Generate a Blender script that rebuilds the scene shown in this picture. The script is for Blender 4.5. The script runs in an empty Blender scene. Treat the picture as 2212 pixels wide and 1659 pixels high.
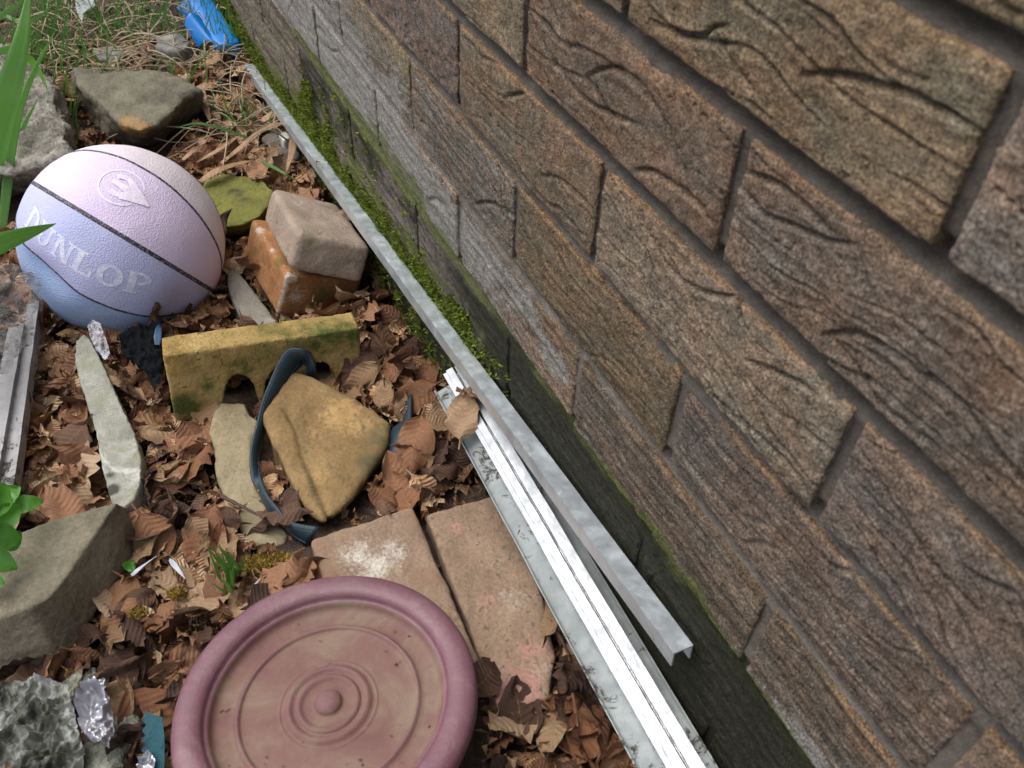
import bpy, bmesh, math, random
import numpy as np
from mathutils import Vector, Matrix, Euler
R_ = math.radians
rng = np.random.default_rng(7)
random.seed(7)
S = bpy.context.scene
COL = S.collection

# ------------------------------------------------------------------ camera
CAM_C = np.array([0.50059072, -0.2588242, 0.74383652])
CAM_R = np.array([[0.43252922, -0.64961475, 0.62523528],
                  [0.90085285, 0.28277239, -0.3293993],
                  [0.03718337, 0.70571981, 0.70751462]])
CAM_F, CAM_W, CAM_H = 1871.0568, 2212.0, 1659.0
cd = bpy.data.cameras.new('camera'); cam = bpy.data.objects.new('camera', cd); COL.objects.link(cam)
M4 = Matrix.Identity(4)
for i in range(3):
    for j in range(3): M4[i][j] = CAM_R[i][j]
    M4[i][3] = CAM_C[i]
cam.matrix_world = M4
cd.sensor_fit = 'HORIZONTAL'; cd.sensor_width = 36; cd.lens = CAM_F / CAM_W * 36
cd.clip_start = 0.01; cd.clip_end = 500
cd.dof.use_dof = True; cd.dof.focus_distance = .95; cd.dof.aperture_fstop = 15
S.camera = cam

# ------------------------------------------------------------------ sky, sun, exposure
SUN_EL, SUN_AZ = 64, 225          # azimuth measured clockwise from +y
w = bpy.data.worlds.new('World'); S.world = w; w.use_nodes = True
nt = w.node_tree; bg = nt.nodes['Background']
sky = nt.nodes.new('ShaderNodeTexSky'); sky.sky_type = 'NISHITA'; sky.sun_disc = False
sky.sun_elevation = R_(SUN_EL); sky.sun_rotation = R_(SUN_AZ)
sky.dust_density = 4; sky.air_density = 1.0; sky.ozone_density = 1.0
hs = nt.nodes.new('ShaderNodeHueSaturation'); hs.inputs['Saturation'].default_value = 0.35
nt.links.new(sky.outputs[0], hs.inputs['Color']); nt.links.new(hs.outputs[0], bg.inputs['Color'])
bg.inputs['Strength'].default_value = 0.15
sl = bpy.data.lights.new('sun', 'SUN'); sun = bpy.data.objects.new('sun', sl); COL.objects.link(sun)
sl.energy = 0.8; sl.angle = R_(55); sl.color = (1.0, 0.95, 0.88)
a, e = R_(SUN_AZ), R_(SUN_EL)
sd = Vector((math.sin(a) * math.cos(e), math.cos(a) * math.cos(e), math.sin(e)))
sun.rotation_euler = sd.to_track_quat('Z', 'Y').to_euler()
S.view_settings.view_transform = 'Standard'; S.view_settings.look = 'None'
S.view_settings.gamma = 1; S.view_settings.exposure = 0.74
S.render.engine = 'CYCLES'; S.cycles.use_denoising = True; S.cycles.max_bounces = 6
S.cycles.transparent_max_bounces = 12

# ------------------------------------------------------------------ pixel -> point
def ray(x, y):
    v = CAM_R @ np.array([(x - CAM_W / 2) / CAM_F, -(y - CAM_H / 2) / CAM_F, -1.0]); return v / np.linalg.norm(v)
def at(x, y, z):
    v = ray(x, y); return CAM_C + v * (z - CAM_C[2]) / v[2]
def aty(x, y, Y=0.0):
    v = ray(x, y); return CAM_C + v * (Y - CAM_C[1]) / v[1]
def atd(x, y, d): return CAM_C + ray(x, y) * d
def prj(P):
    c = (np.asarray(P) - CAM_C) @ CAM_R
    return np.stack([CAM_W / 2 + CAM_F * c[..., 0] / -c[..., 2], CAM_H / 2 - CAM_F * c[..., 1] / -c[..., 2]], -1)

# ------------------------------------------------------------------ noise
_perm = np.random.default_rng(3).permutation(256); _perm = np.concatenate([_perm, _perm, _perm])
_g = np.random.default_rng(4).normal(size=(256, 3)); _g /= np.linalg.norm(_g, axis=1)[:, None]
def pn(x, y, z=0.0):
    x, y, z = np.broadcast_arrays(np.asarray(x, float), np.asarray(y, float), np.asarray(z, float))
    xi, yi, zi = np.floor(x).astype(int), np.floor(y).astype(int), np.floor(z).astype(int)
    xf, yf, zf = x - xi, y - yi, z - zi
    xi &= 255; yi &= 255; zi &= 255
    f = lambda t: t * t * t * (t * (t * 6 - 15) + 10)
    u, v, ww = f(xf), f(yf), f(zf)
    def gr(a, b, c):
        h = _perm[_perm[_perm[xi + a] + yi + b] + zi + c]
        G = _g[h]; return G[..., 0] * (xf - a) + G[..., 1] * (yf - b) + G[..., 2] * (zf - c)
    l = lambda t, a, b: a + t * (b - a)
    return l(ww, l(v, l(u, gr(0,0,0), gr(1,0,0)), l(u, gr(0,1,0), gr(1,1,0))),
                 l(v, l(u, gr(0,0,1), gr(1,0,1)), l(u, gr(0,1,1), gr(1,1,1)))) * 1.5
def fbm(x, y, z=0.0, o=4):
    r = 0; a = 1.0; s = 0
    for k in range(o):
        r = r + a * pn(x * 2**k + 17.3 * k, y * 2**k + 5.1 * k, np.asarray(z) * 2**k + 9.7 * k); s += a; a *= .5
    return r / s
def sstep(a, b, x):
    t = np.clip((x - a) / (b - a), 0, 1); return t * t * (3 - 2 * t)

# ------------------------------------------------------------------ object helpers
def tag(o, label=None, cat=None, group=None, kind=None):
    if label: o['label'] = label
    if cat: o['category'] = cat
    if group: o['group'] = group
    if kind: o['kind'] = kind
    return o
def empty(name, loc, label=None, cat=None, group=None):
    o = bpy.data.objects.new(name, None); COL.objects.link(o); o.location = Vector(loc); o.empty_display_size = .02
    return tag(o, label, cat, group)
def add(name, me, mat=None, parent=None, smooth=True):
    """links a mesh whose coordinates are world coordinates; under a parent it keeps its place"""
    o = bpy.data.objects.new(name, me); COL.objects.link(o)
    if mat is not None:
        me.materials.clear(); me.materials.append(mat)
    if smooth: me.polygons.foreach_set('use_smooth', np.ones(len(me.polygons), bool))
    if parent is not None:
        o.parent = parent; o.matrix_parent_inverse = Matrix.Translation(-parent.location) if parent.type == 'EMPTY' else Matrix.Identity(4)
    return o
def recentre(o):
    """moves a top-level mesh's origin to the bottom of its bounds"""
    me = o.data; n = len(me.vertices); c = np.empty(n * 3); me.vertices.foreach_get('co', c); c = c.reshape(-1, 3)
    b = np.array([(c[:, 0].min() + c[:, 0].max()) / 2, (c[:, 1].min() + c[:, 1].max()) / 2, c[:, 2].min()])
    me.vertices.foreach_set('co', (c - b).ravel()); o.location = o.location + Vector(b); me.update()
    for ch in o.children: ch.location = ch.location - Vector(b)
    return o
def mesh(name, V, F):
    me = bpy.data.meshes.new(name); me.from_pydata(np.asarray(V, float).tolist(), [], [list(map(int, f)) for f in F]); me.update(); return me
def coords(me):
    c = np.empty(len(me.vertices) * 3); me.vertices.foreach_get('co', c); return c.reshape(-1, 3)
def normals(me):
    c = np.empty(len(me.vertices) * 3); me.vertex_normals.foreach_get('vector', c); return c.reshape(-1, 3)
def setco(me, c): me.vertices.foreach_set('co', np.ascontiguousarray(c).ravel()); me.update()
def vcol(me, name, rgb):
    at_ = me.color_attributes.new(name, 'FLOAT_COLOR', 'POINT')
    a_ = np.ones((len(me.vertices), 4)); a_[:, :rgb.shape[1]] = rgb; at_.data.foreach_set('color', a_.ravel())
def grid_faces(nx, ny, off=0):
    i = np.arange(nx - 1)[:, None] * ny + np.arange(ny - 1)[None]
    i = i.ravel() + off
    return np.stack([i, i + ny, i + ny + 1, i + 1], 1)
def bake(me, mods):
    """applies modifiers (list of (type, dict)) to a mesh and returns the new mesh"""
    o = bpy.data.objects.new('baking', me); COL.objects.link(o)
    for k, (ty, kw) in enumerate(mods):
        m = o.modifiers.new('m%d' % k, ty)
        for q, v in kw.items(): setattr(m, q, v)
    dg = bpy.context.evaluated_depsgraph_get(); dg.update()
    r = bpy.data.meshes.new_from_object(o.evaluated_get(dg)); bpy.data.objects.remove(o); bpy.data.meshes.remove(me)
    return r
def prism(top, bot):
    n = len(top); V = [*top, *bot]
    F = [list(range(n)), list(range(2 * n - 1, n - 1, -1))] + [[i, n + i, n + (i + 1) % n, (i + 1) % n] for i in range(n)]
    me = mesh('prism', V, F); bm = bmesh.new(); bm.from_mesh(me)
    bmesh.ops.recalc_face_normals(bm, faces=bm.faces); bmesh.ops.triangulate(bm, faces=[f for f in bm.faces if len(f.verts) > 4]); bm.to_mesh(me); bm.free(); return me
def rough(me, vox, layers, smooth=4, seed=0.0, bevel=None, crackle=None):
    mods = []
    if bevel: mods.append(('BEVEL', dict(width=bevel, segments=2, limit_method='ANGLE', angle_limit=R_(30))))
    mods += [('REMESH', dict(mode='VOXEL', voxel_size=vox)), ('SMOOTH', dict(factor=.5, iterations=smooth))]
    me = bake(me, mods); c = coords(me); n = normals(me); h = 0
    for sc, amp, o in layers: h = h + amp * fbm(c[:, 0] * sc + seed, c[:, 1] * sc, c[:, 2] * sc, o)
    if crackle is not None: h = h + crackle(c, n)
    setco(me, c + n * np.asarray(h)[:, None]); return me
def box_pts(c, dims, rot): # rot 3x3
    s = np.array([[x, y, z] for x in (-1, 1) for y in (-1, 1) for z in (-1, 1)], float)
    return c + (s * np.asarray(dims) / 2) @ rot.T
def rotm(yaw, tx, ty):
    def rv(r):
        r = np.array(r, float); a_ = np.linalg.norm(r)
        if a_ < 1e-9: return np.eye(3)
        return np.array(Matrix.Rotation(a_, 3, Vector(r / a_)))
    return rv((tx, ty, 0)) @ rv((0, 0, yaw))
def boxmesh(c, dims, rot):
    P = box_pts(np.asarray(c), dims, rot)
    F = [[0,1,3,2],[4,6,7,5],[0,4,5,1],[2,3,7,6],[0,2,6,4],[1,5,7,3]]
    me = mesh('box', P, F); bm = bmesh.new(); bm.from_mesh(me); bmesh.ops.recalc_face_normals(bm, faces=bm.faces); bm.to_mesh(me); bm.free(); return me
def spline(P, n):
    P = np.asarray(P, float); m = len(P); Q = np.vstack([2 * P[0] - P[1], P, 2 * P[-1] - P[-2]])
    out = []
    for t in np.linspace(0, m - 1, n):
        i = min(int(t), m - 2); u = t - i; a_, b, c, d = Q[i], Q[i + 1], Q[i + 2], Q[i + 3]
        out.append(.5 * (2 * b + (c - a_) * u + (2 * a_ - 5 * b + 4 * c - d) * u * u + (3 * b - a_ - 3 * c + d) * u**3))
    return np.array(out)
def tube(path, r, n=6, caps=True):
    path = np.asarray(path, float); r = np.broadcast_to(r, (len(path),))
    T = np.gradient(path, axis=0); T /= np.linalg.norm(T, axis=1)[:, None] + 1e-12
    up = np.array([0.1, .2, .97]); V = []
    for p, t, q in zip(path, T, r):
        a_ = np.cross(t, up); a_ /= np.linalg.norm(a_) + 1e-9; b = np.cross(a_, t)
        for k in range(n): V.append(p + q * (math.cos(2 * math.pi * k / n) * a_ + math.sin(2 * math.pi * k / n) * b))
    F = [[i * n + k, i * n + (k + 1) % n, (i + 1) * n + (k + 1) % n, (i + 1) * n + k] for i in range(len(path) - 1) for k in range(n)]
    if caps: F += [list(range(n))[::-1], list(range((len(path) - 1) * n, len(path) * n))]
    return V, F
class MB:
    def __init__(s): s.V = []; s.F = []; s.n = 0
    def put(s, V, F):
        V = np.asarray(V, float); s.V.append(V); s.F += [[i + s.n for i in f] for f in F]; s.n += len(V)
    def me(s, name): return mesh(name, np.vstack(s.V), s.F)

# ------------------------------------------------------------------ materials
class NT:
    def __init__(s, name):
        s.m = bpy.data.materials.new(name); s.m.use_nodes = True; s.t = s.m.node_tree
        s.p = s.t.nodes['Principled BSDF']; s.out = s.t.nodes['Material Output']; s._co = None
    def n(s, ty, **kw):
        o = s.t.nodes.new(ty)
        for k, v in kw.items(): setattr(o, k, v)
        return o
    def l(s, a_, b): s.t.links.new(a_, b)
    def inp(s, sock, v):
        if hasattr(v, 'is_linked') or hasattr(v, 'links'): s.l(v, sock)
        elif isinstance(v, (tuple, list)) and len(v) == 3 and sock.type == 'RGBA': sock.default_value = (*v, 1)
        else: sock.default_value = v
    def co(s):
        if s._co is None: s._co = s.n('ShaderNodeTexCoord').outputs['Object']
        return s._co
    def scaled(s, v3):
        m = s.n('ShaderNodeMapping'); s.l(s.co(), m.inputs[0]); m.inputs['Scale'].default_value = v3; return m.outputs[0]
    def noise(s, sc, det=4, rough=.6, dist=0, co=None):
        o = s.n('ShaderNodeTexNoise'); s.l(co or s.co(), o.inputs['Vector']); o.inputs['Scale'].default_value = sc
        o.inputs['Detail'].default_value = det; o.inputs['Roughness'].default_value = rough; o.inputs['Distortion'].default_value = dist; return o.outputs['Fac']
    def voro(s, sc, feat='F1', co=None, out='Distance'):
        o = s.n('ShaderNodeTexVoronoi', feature=feat); s.l(co or s.co(), o.inputs['Vector']); o.inputs['Scale'].default_value = sc; return o.outputs[out]
    def ramp(s, f, stops):
        o = s.n('ShaderNodeValToRGB'); s.l(f, o.inputs[0]); e_ = o.color_ramp.elements
        while len(e_) < len(stops): e_.new(.5)
        for q, (p, c) in zip(e_, stops): q.position = p; q.color = (*c, 1) if not np.isscalar(c) else (c, c, c, 1)
        return o.outputs[0]
    def rng(s, f, a_, b, c=0., d=1.):
        o = s.n('ShaderNodeMapRange'); o.interpolation_type = 'SMOOTHSTEP'; s.inp(o.inputs[0], f)
        for i, v in zip((1, 2, 3, 4), (a_, b, c, d)): o.inputs[i].default_value = v
        return o.outputs[0]
    def math(s, op, a_, b=0.):
        o = s.n('ShaderNodeMath', operation=op); s.inp(o.inputs[0], a_); s.inp(o.inputs[1], b); return o.outputs[0]
    def mix(s, f, a_, b, mode='MIX'):
        o = s.n('ShaderNodeMix', data_type='RGBA', blend_type=mode); s.inp(o.inputs[0], f); s.inp(o.inputs[6], a_); s.inp(o.inputs[7], b); return o.outputs[2]
    def attr(s, name): return s.n('ShaderNodeAttribute', attribute_name=name).outputs['Color']
    def sep(s, c):
        o = s.n('ShaderNodeSeparateColor'); s.l(c, o.inputs[0]); return o.outputs
    def nz(s):
        g = s.n('ShaderNodeNewGeometry'); x = s.n('ShaderNodeSeparateXYZ'); s.l(g.outputs['Normal'], x.inputs[0]); return x.outputs[2]
    def bump(s, h, dist, strength=1.0, prev=None):
        o = s.n('ShaderNodeBump'); s.l(h, o.inputs['Height']); o.inputs['Distance'].default_value = dist; o.inputs['Strength'].default_value = strength
        if prev: s.l(prev, o.inputs['Normal'])
        return o.outputs[0]
    def done(s, col=None, rough=.8, nor=None, metal=None, spec=None):
        if col is not None: s.inp(s.p.inputs['Base Color'], col)
        s.inp(s.p.inputs['Roughness'], rough)
        if nor: s.l(nor, s.p.inputs['Normal'])
        if metal is not None: s.inp(s.p.inputs['Metallic'], metal)
        if spec is not None: s.p.inputs['Specular IOR Level'].default_value = spec
        return s.m

def patch(o, *chan):
    """stains with a place of their own: per channel a list of (px, py, z, radius, amount)"""
    c_ = coords(o.data) + np.array(o.location); out = np.zeros((len(c_), 3))
    for i, lst in enumerate(chan):
        for px, py, z, r_, a_ in lst:
            v = ray(px, py); q = c_ - CAM_C; t_ = q @ v; off_ = np.linalg.norm(q - t_[:, None] * v, axis=1); k = off_ < max(.004, off_.min() + .001)
            c0 = c_[np.where(k)[0][np.argmin(t_[k])]]; d = np.linalg.norm(c_ - c0, axis=1); out[:, i] = np.maximum(out[:, i], a_ * np.exp(-(d / r_)**2))
    out *= (1 + .9 * fbm(c_[:, 0] * 70, c_[:, 1] * 70, c_[:, 2] * 70, 4))[:, None]; vcol(o.data, 'patch', np.clip(out, 0, 1)); return o
def vein(P, r_, a_): return [(*q, 0, r_, a_) for q in spline(P, 26)]
def stone(name, dark, mid, light, big=18, fine=350, bump=.0012, moss=None, lay=None, rough=.9, spots=None, stretch=None, pat=None):
    t = NT(name); cc = t.scaled(stretch) if stretch else None
    a_ = t.noise(big, 5, .6, .4, co=cc); b = t.noise(fine, 3, .7); v = t.math('ADD', t.math('MULTIPLY', a_, .62), t.math('MULTIPLY', b, .38))
    col = t.ramp(v, [(.32, dark), (.5, mid), (.68, light)])
    if lay: # second colour patches (colour, threshold, scale)
        for c2, th, sc in lay: col = t.mix(t.rng(t.noise(sc, 5, .65, .8), th, th + .12), col, c2)
    if pat:
        pc = t.sep(t.attr('patch'))
        for i, c2 in enumerate(pat): col = t.mix(t.rng(t.math('ADD', pc[i], t.math('MULTIPLY', t.math('SUBTRACT', b, .5), .8)), .2, .75), col, t.mix(b, tuple(x * .7 for x in c2), tuple(min(1, x * 1.3) for x in c2)))
    if spots: col = t.mix(t.rng(t.noise(spots[2], 2, .5), spots[1], spots[1] + .06), col, spots[0])
    h = t.math('ADD', t.noise(fine, 4, .7), t.math('MULTIPLY', t.noise(90, 4, .6), 1.5))
    if moss:
        mc, th, sc, up = moss
        f = t.math('ADD', t.noise(sc, 6, .7, .5), t.math('MULTIPLY', t.nz(), up)); f = t.rng(f, th, th + .16)
        col = t.mix(f, col, t.mix(t.noise(260, 3), tuple(x * .55 for x in mc), tuple(x * 1.5 for x in mc)))
    return t.done(col, rough, t.bump(h, bump, .9), spec=.25)
def plain(name, col, rough=.5, metal=0, bump=0, bs=300, spec=.5):
    t = NT(name); c2 = t.mix(t.noise(40, 4), tuple(x * .8 for x in col), tuple(min(1, x * 1.15) for x in col))
    return t.done(c2, rough, t.bump(t.noise(bs, 3), bump) if bump else None, metal, spec)

# ------------------------------------------------------------------ ground
def gh(x, y):
    """lie of the soil"""
    x = np.asarray(x, float); y = np.asarray(y, float)
    h = .004 + .012 * sstep(-.2, .2, x) + .034 * sstep(-.16, .06, x) * sstep(-.36, -.22, y) - .02 * np.exp(-(((x + .5) / .22)**2 + ((y + .28) / .2)**2)) 
    return h + .006 * fbm(x * 6, y * 6, 0, 3)
gx = np.concatenate([[-60, -25, -10, -5, -3, -2.4], np.arange(-2.1, 1.0, .012), [1.2, 1.6, 2.5, 5, 12, 30, 60]])
gy = np.concatenate([[-60, -25, -10, -5, -2.5, -1.6, -1.2], np.arange(-1.0, .1, .012), [.3, 1, 4, 12, 30, 60]])
X, Y = np.meshgrid(gx, gy, indexing='ij'); Z = gh(X, Y) + .004 * fbm(X * 40, Y * 40, 1, 3) * ((np.abs(X) < 3) & (np.abs(Y) < 1.5))
t = NT('soil'); c = t.ramp(t.noise(120, 6, .7), [(.3, (.020, .013, .009)), (.5, (.055, .035, .023)), (.72, (.12, .08, .05))])
soil = t.done(c, .95, t.bump(t.noise(240, 5, .7), .004))
g_ = add('ground', mesh('ground', np.stack([X, Y, Z], -1).reshape(-1, 3), grid_faces(len(gx), len(gy))), soil); tag(g_, kind='structure')

# ------------------------------------------------------------------ brick wall
PZ, PX = .0789930, .225
def MHc(c_): return .0041 if c_ < 5 else .0054
CREASES = [ # traced folds in the brick faces: pixel polylines and depth (mm), lip
 ([(1735,158),(1800,158),(1870,170),(1950,195),(2020,228),(2090,268)], 4.5),
 ([(1409,43),(1462,69),(1515,74),(1536,58),(1574,53)], 3.6), ([(1547,74),(1580,130),(1612,175),(1637,207)], 2.2),
 ([(1148,32),(1175,96),(1223,165),(1265,213),(1334,250),(1393,274)], 3.4),
 ([(1265,165),(1303,146),(1345,151),(1398,197),(1430,255),(1462,292)], 3.0),
 ([(1170,377),(1202,383),(1239,409),(1281,452)], 3.0), ([(1372,367),(1409,367),(1451,393),(1494,425),(1526,452)], 4.0),
 ([(1595,398),(1648,457),(1712,483),(1781,515),(1850,531)], 3.6), ([(1600,367),(1674,393),(1738,441),(1781,489),(1818,521)], 3.2),
 ([(1775,723),(1834,717),(1898,738),(1967,786),(2020,829),(2073,864)], 4.2), ([(1797,728),(1844,786),(1887,850),(1900,868),(1964,921),(2038,974)], 3.2),
 ([(1387,467),(1441,563),(1488,611),(1568,637),(1653,635)], 3.0), ([(1462,574),(1515,680),(1568,781),(1611,829)], 1.6),
 ([(1616,776),(1674,797),(1728,823),(1770,855)], 3.2), ([(1507,815),(1571,879),(1661,953),(1730,1027),(1751,1075)], 3.2),
 ([(1600,800),(1680,880),(1750,930),(1810,985)], 1.6),
 ([(1475,847),(1528,937),(1582,1001),(1651,1059)], 2.2), ([(1459,969),(1550,1075),(1613,1118),(1661,1139)], 2.2),
 ([(1603,1171),(1656,1176),(1688,1197),(1714,1235),(1751,1282)], 2.4), ([(1868,990),(1943,1107),(2007,1203),(2081,1288),(2139,1346)], 3.0),
 ([(2086,1229),(2134,1256),(2203,1282)], 3.2), ([(2007,810),(2070,868),(2113,921),(2161,985),(2208,1033)], 3.4),
 ([(1247,884),(1289,990),(1348,1075),(1396,1123)], 2.2), ([(924,429),(945,431),(964,448)], 4.0),
 ([(1020,441),(1053,436),(1090,450),(1114,474)], 2.6), ([(1095,206),(1132,199)], 3.4), ([(1740,1300),(1800,1400),(1890,1500),(1960,1560)], 2.2),
 ([(1560,1010),(1640,1110),(1720,1200),(1800,1320),(1880,1440)], 1.6), ([(1085,585),(1095,640),(1130,710),(1190,760)], 2.0),
 ([(1130,600),(1170,690),(1220,760)], 1.5), ([(1180,160),(1215,250),(1260,300)], 1.2), ([(1890,120),(1960,160),(2040,180)], 1.4),
 ([(925,430),(935,500),(960,560)], 1.6), ([(700,95),(712,108),(735,112)], 3.0), ([(615,150),(640,190)], 2.0)]
segs = []
for pl, d in CREASES:
    P = spline([aty(*q)[[0, 2]] for q in pl], 5 * len(pl)); n_ = len(P)
    for i in range(n_ - 1):
        tt = (i + .5) / (n_ - 1); segs.append((*P[i], *P[i + 1], d * .001 * min(1, 4 * tt + .35, 4 * (1 - tt) + .1), 1.1e-3))
# more, small, along the courses
for k in range(260):
    x0 = rng.uniform(-1.7, 1.2); z0 = rng.uniform(0, .9); far = x0 < -.1
    if not far and z0 > .3 and rng.random() < .5: continue
    L = rng.uniform(.02, .09); a_ = rng.normal(0, .22); P = [(x0, z0)]
    for q in range(4): a_ += rng.normal(0, .3); P.append((P[-1][0] + L / 4 * math.cos(a_), P[-1][1] + L / 4 * math.sin(a_)))
    P = spline(P, 12); dd = rng.uniform(.5, 1.7) * 1e-3
    for i in range(11): segs.append((*P[i], *P[i + 1], dd * min(1, i / 3 + .2, (11 - i) / 3), .9e-3))
segs = np.array(segs)
def crease_h(x, z):
    h = np.zeros_like(x); x0, x1, z0, z1 = x.min() - .01, x.max() + .01, z.min() - .01, z.max() + .01
    best = np.full(x.shape, 9e9); sgn = np.zeros_like(x); dep = np.zeros_like(x)
    for ax, az, bx, bz, d, wd in segs:
        if max(ax, bx) < x0 or min(ax, bx) > x1 or max(az, bz) < z0 or min(az, bz) > z1: continue
        m = (x > min(ax, bx) - .009) & (x < max(ax, bx) + .009) & (z > min(az, bz) - .009) & (z < max(az, bz) + .009)
        if not m.any(): continue
        px, pz = x[m] - ax, z[m] - az; vx, vz = bx - ax, bz - az; L2 = vx * vx + vz * vz + 1e-12
        u = np.clip((px * vx + pz * vz) / L2, 0, 1); dx, dz = px - u * vx, pz - u * vz; ds = np.hypot(dx, dz)
        cr = vx * dz - vz * dx
        b = best[m]; k = ds < b
        b[k] = ds[k]; best[m] = b
        s_ = sgn[m]; s_[k] = np.sign(cr[k]); sgn[m] = s_
        q = dep[m]; q[k] = d; dep[m] = q
    g = best < .01
    up = sgn > 0
    wdt = np.where(up, .0008, .0020)          # sharp under the fold, slack above it
    h[g] = -1.15 * dep[g] * np.exp(-(best[g] / wdt[g])**2) + .16 * dep[g] * np.exp(-((best[g] - .0036) / .0026)**2) * (~up[g])
    return h
def brick_colour(x, z, c_, bid):
    """stains of the wall, all of them in place on the bricks"""
    r = np.random.default_rng(bid); n1 = fbm(x * 14, z * 30, bid * .37, 4); n2 = fbm(x * 45 + 3, z * 70, bid * .11, 4); n3 = fbm(x * 7, z * 16, 4.4, 4)
    warm = np.array([.255, .172, .112]); purple = np.array([.232, .178, .152]); oliv = np.array([.225, .190, .105]); grey = np.array([.24, .208, .182])
    wts = r.dirichlet([1.6, 1.1, .8, .5])
    base = (wts[0] * warm + wts[1] * purple + wts[2] * oliv + wts[3] * grey) * r.uniform(1.12, 1.62)
    col = base[None] * (1 + .42 * n1 + .30 * n2)[:, None]
    col = col * (1 + np.outer(fbm(x * 25, z * 40, 7.7, 3), [.32, .03, -.17]))
    f = sstep(.42, .30, z + .25 * np.clip(x + .35, -1, .6) + .06 * n3) * .8     # weathered grey, low and far
    col = col * (1 - f[:, None]) + f[:, None] * (np.array([.31, .275, .25]) * (1 + .5 * n2 + .3 * n1)[:, None])
    tan_ = sstep(-.66, -.70, x) * sstep(.245, .225, z) * .7
    col = col * (1 - tan_[:, None]) + tan_[:, None] * (np.array([.25, .21, .135]) * (1 + .4 * n2)[:, None])
    return col
SW1, SW2, SW3, SW4 = [aty(*q)[[0, 2]] for q in ((1130, 650), (1195, 800), (1010, 540), (1700, 1560))]
def stains(x, z, top_d, bid):
    n1 = fbm(x * 9, z * 22, 2.2, 5); n2 = fbm(x * 60, z * 60, 8.2, 4); n3 = fbm(x * 20, z * 35, 5.5, 4)
    hot = lambda px, pz, rx, rz, a: a * np.exp(-(((x - px) / rx)**2 + ((z - pz) / rz)**2))
    c3 = sstep(.232, .246, z) * sstep(.36 + .07 * (x < -.15), .29, z)
    white = c3 * (.58 * sstep(.12, -.45, x) + .9 * n1 + .45 * n2 - .05) + hot(-.70, .275, .30, .035, .45) + hot(-.19, .262, .06, .022, .6) + hot(*SW1, .035, .020, .75) + hot(*SW2, .035, .018, .6) + hot(*SW3, .06, .025, .8) + hot(*aty(880, 390)[[0, 2]], .09, .03, .5) + hot(*SW4, .05, .03, .45) + hot(-1.1, .25, .25, .09, .5)
    white = np.clip(white * 1.7, 0, 1) * (1 - .5 * sstep(.1, .4, n3)) * (sstep(.226, .240, z) + (x < -.68))
    algae = sstep(.05, .5, .45 * n3 + .62 * np.exp(-((z - .236) / .009)**2) * (x > -.70) + hot(.25, .250, .10, .018, .40) + hot(-.3, .26, .25, .03, .35) + hot(-.45, .19, .22, .05, .42) - .10)
    zc = .024 + (x + 1.06) / 1.36 * .182
    film = np.exp(-((z - zc - .020) / (.046 + .020 * n1))**2) * sstep(.06, -.12, x) * np.clip(.62 + 1.1 * n3 + .6 * n2, 0, 1); algae = np.maximum(algae, film * 1.5)
    edge = np.exp(-top_d / .0030)
    damp = sstep(.243, .222, z + .012 * n3) * sstep(-.685, -.665, x) * (.62 + .9 * sstep(-.25, .1, x) + .5 * n3) + .5 * sstep(.09, .05, z) + .3 * sstep(.31, .25, z + .04 * n1) * sstep(-.1, .1, x) * (.4 + n3)
    damp = damp * (1 - .85 * np.clip(film * 1.3, 0, 1))
    return np.stack([np.clip(white, 0, 1), np.clip(algae, 0, 1), np.clip(damp, 0, 1)], 1), edge
wall = empty('brick_wall', (-.4, .05, 0), 'weathered brown rustic brick wall with moss along its damp foot', 'wall')
Vs, Fs, C1, C2, C3 = [], [], [], [], []; off = 0; bid = 0
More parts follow.
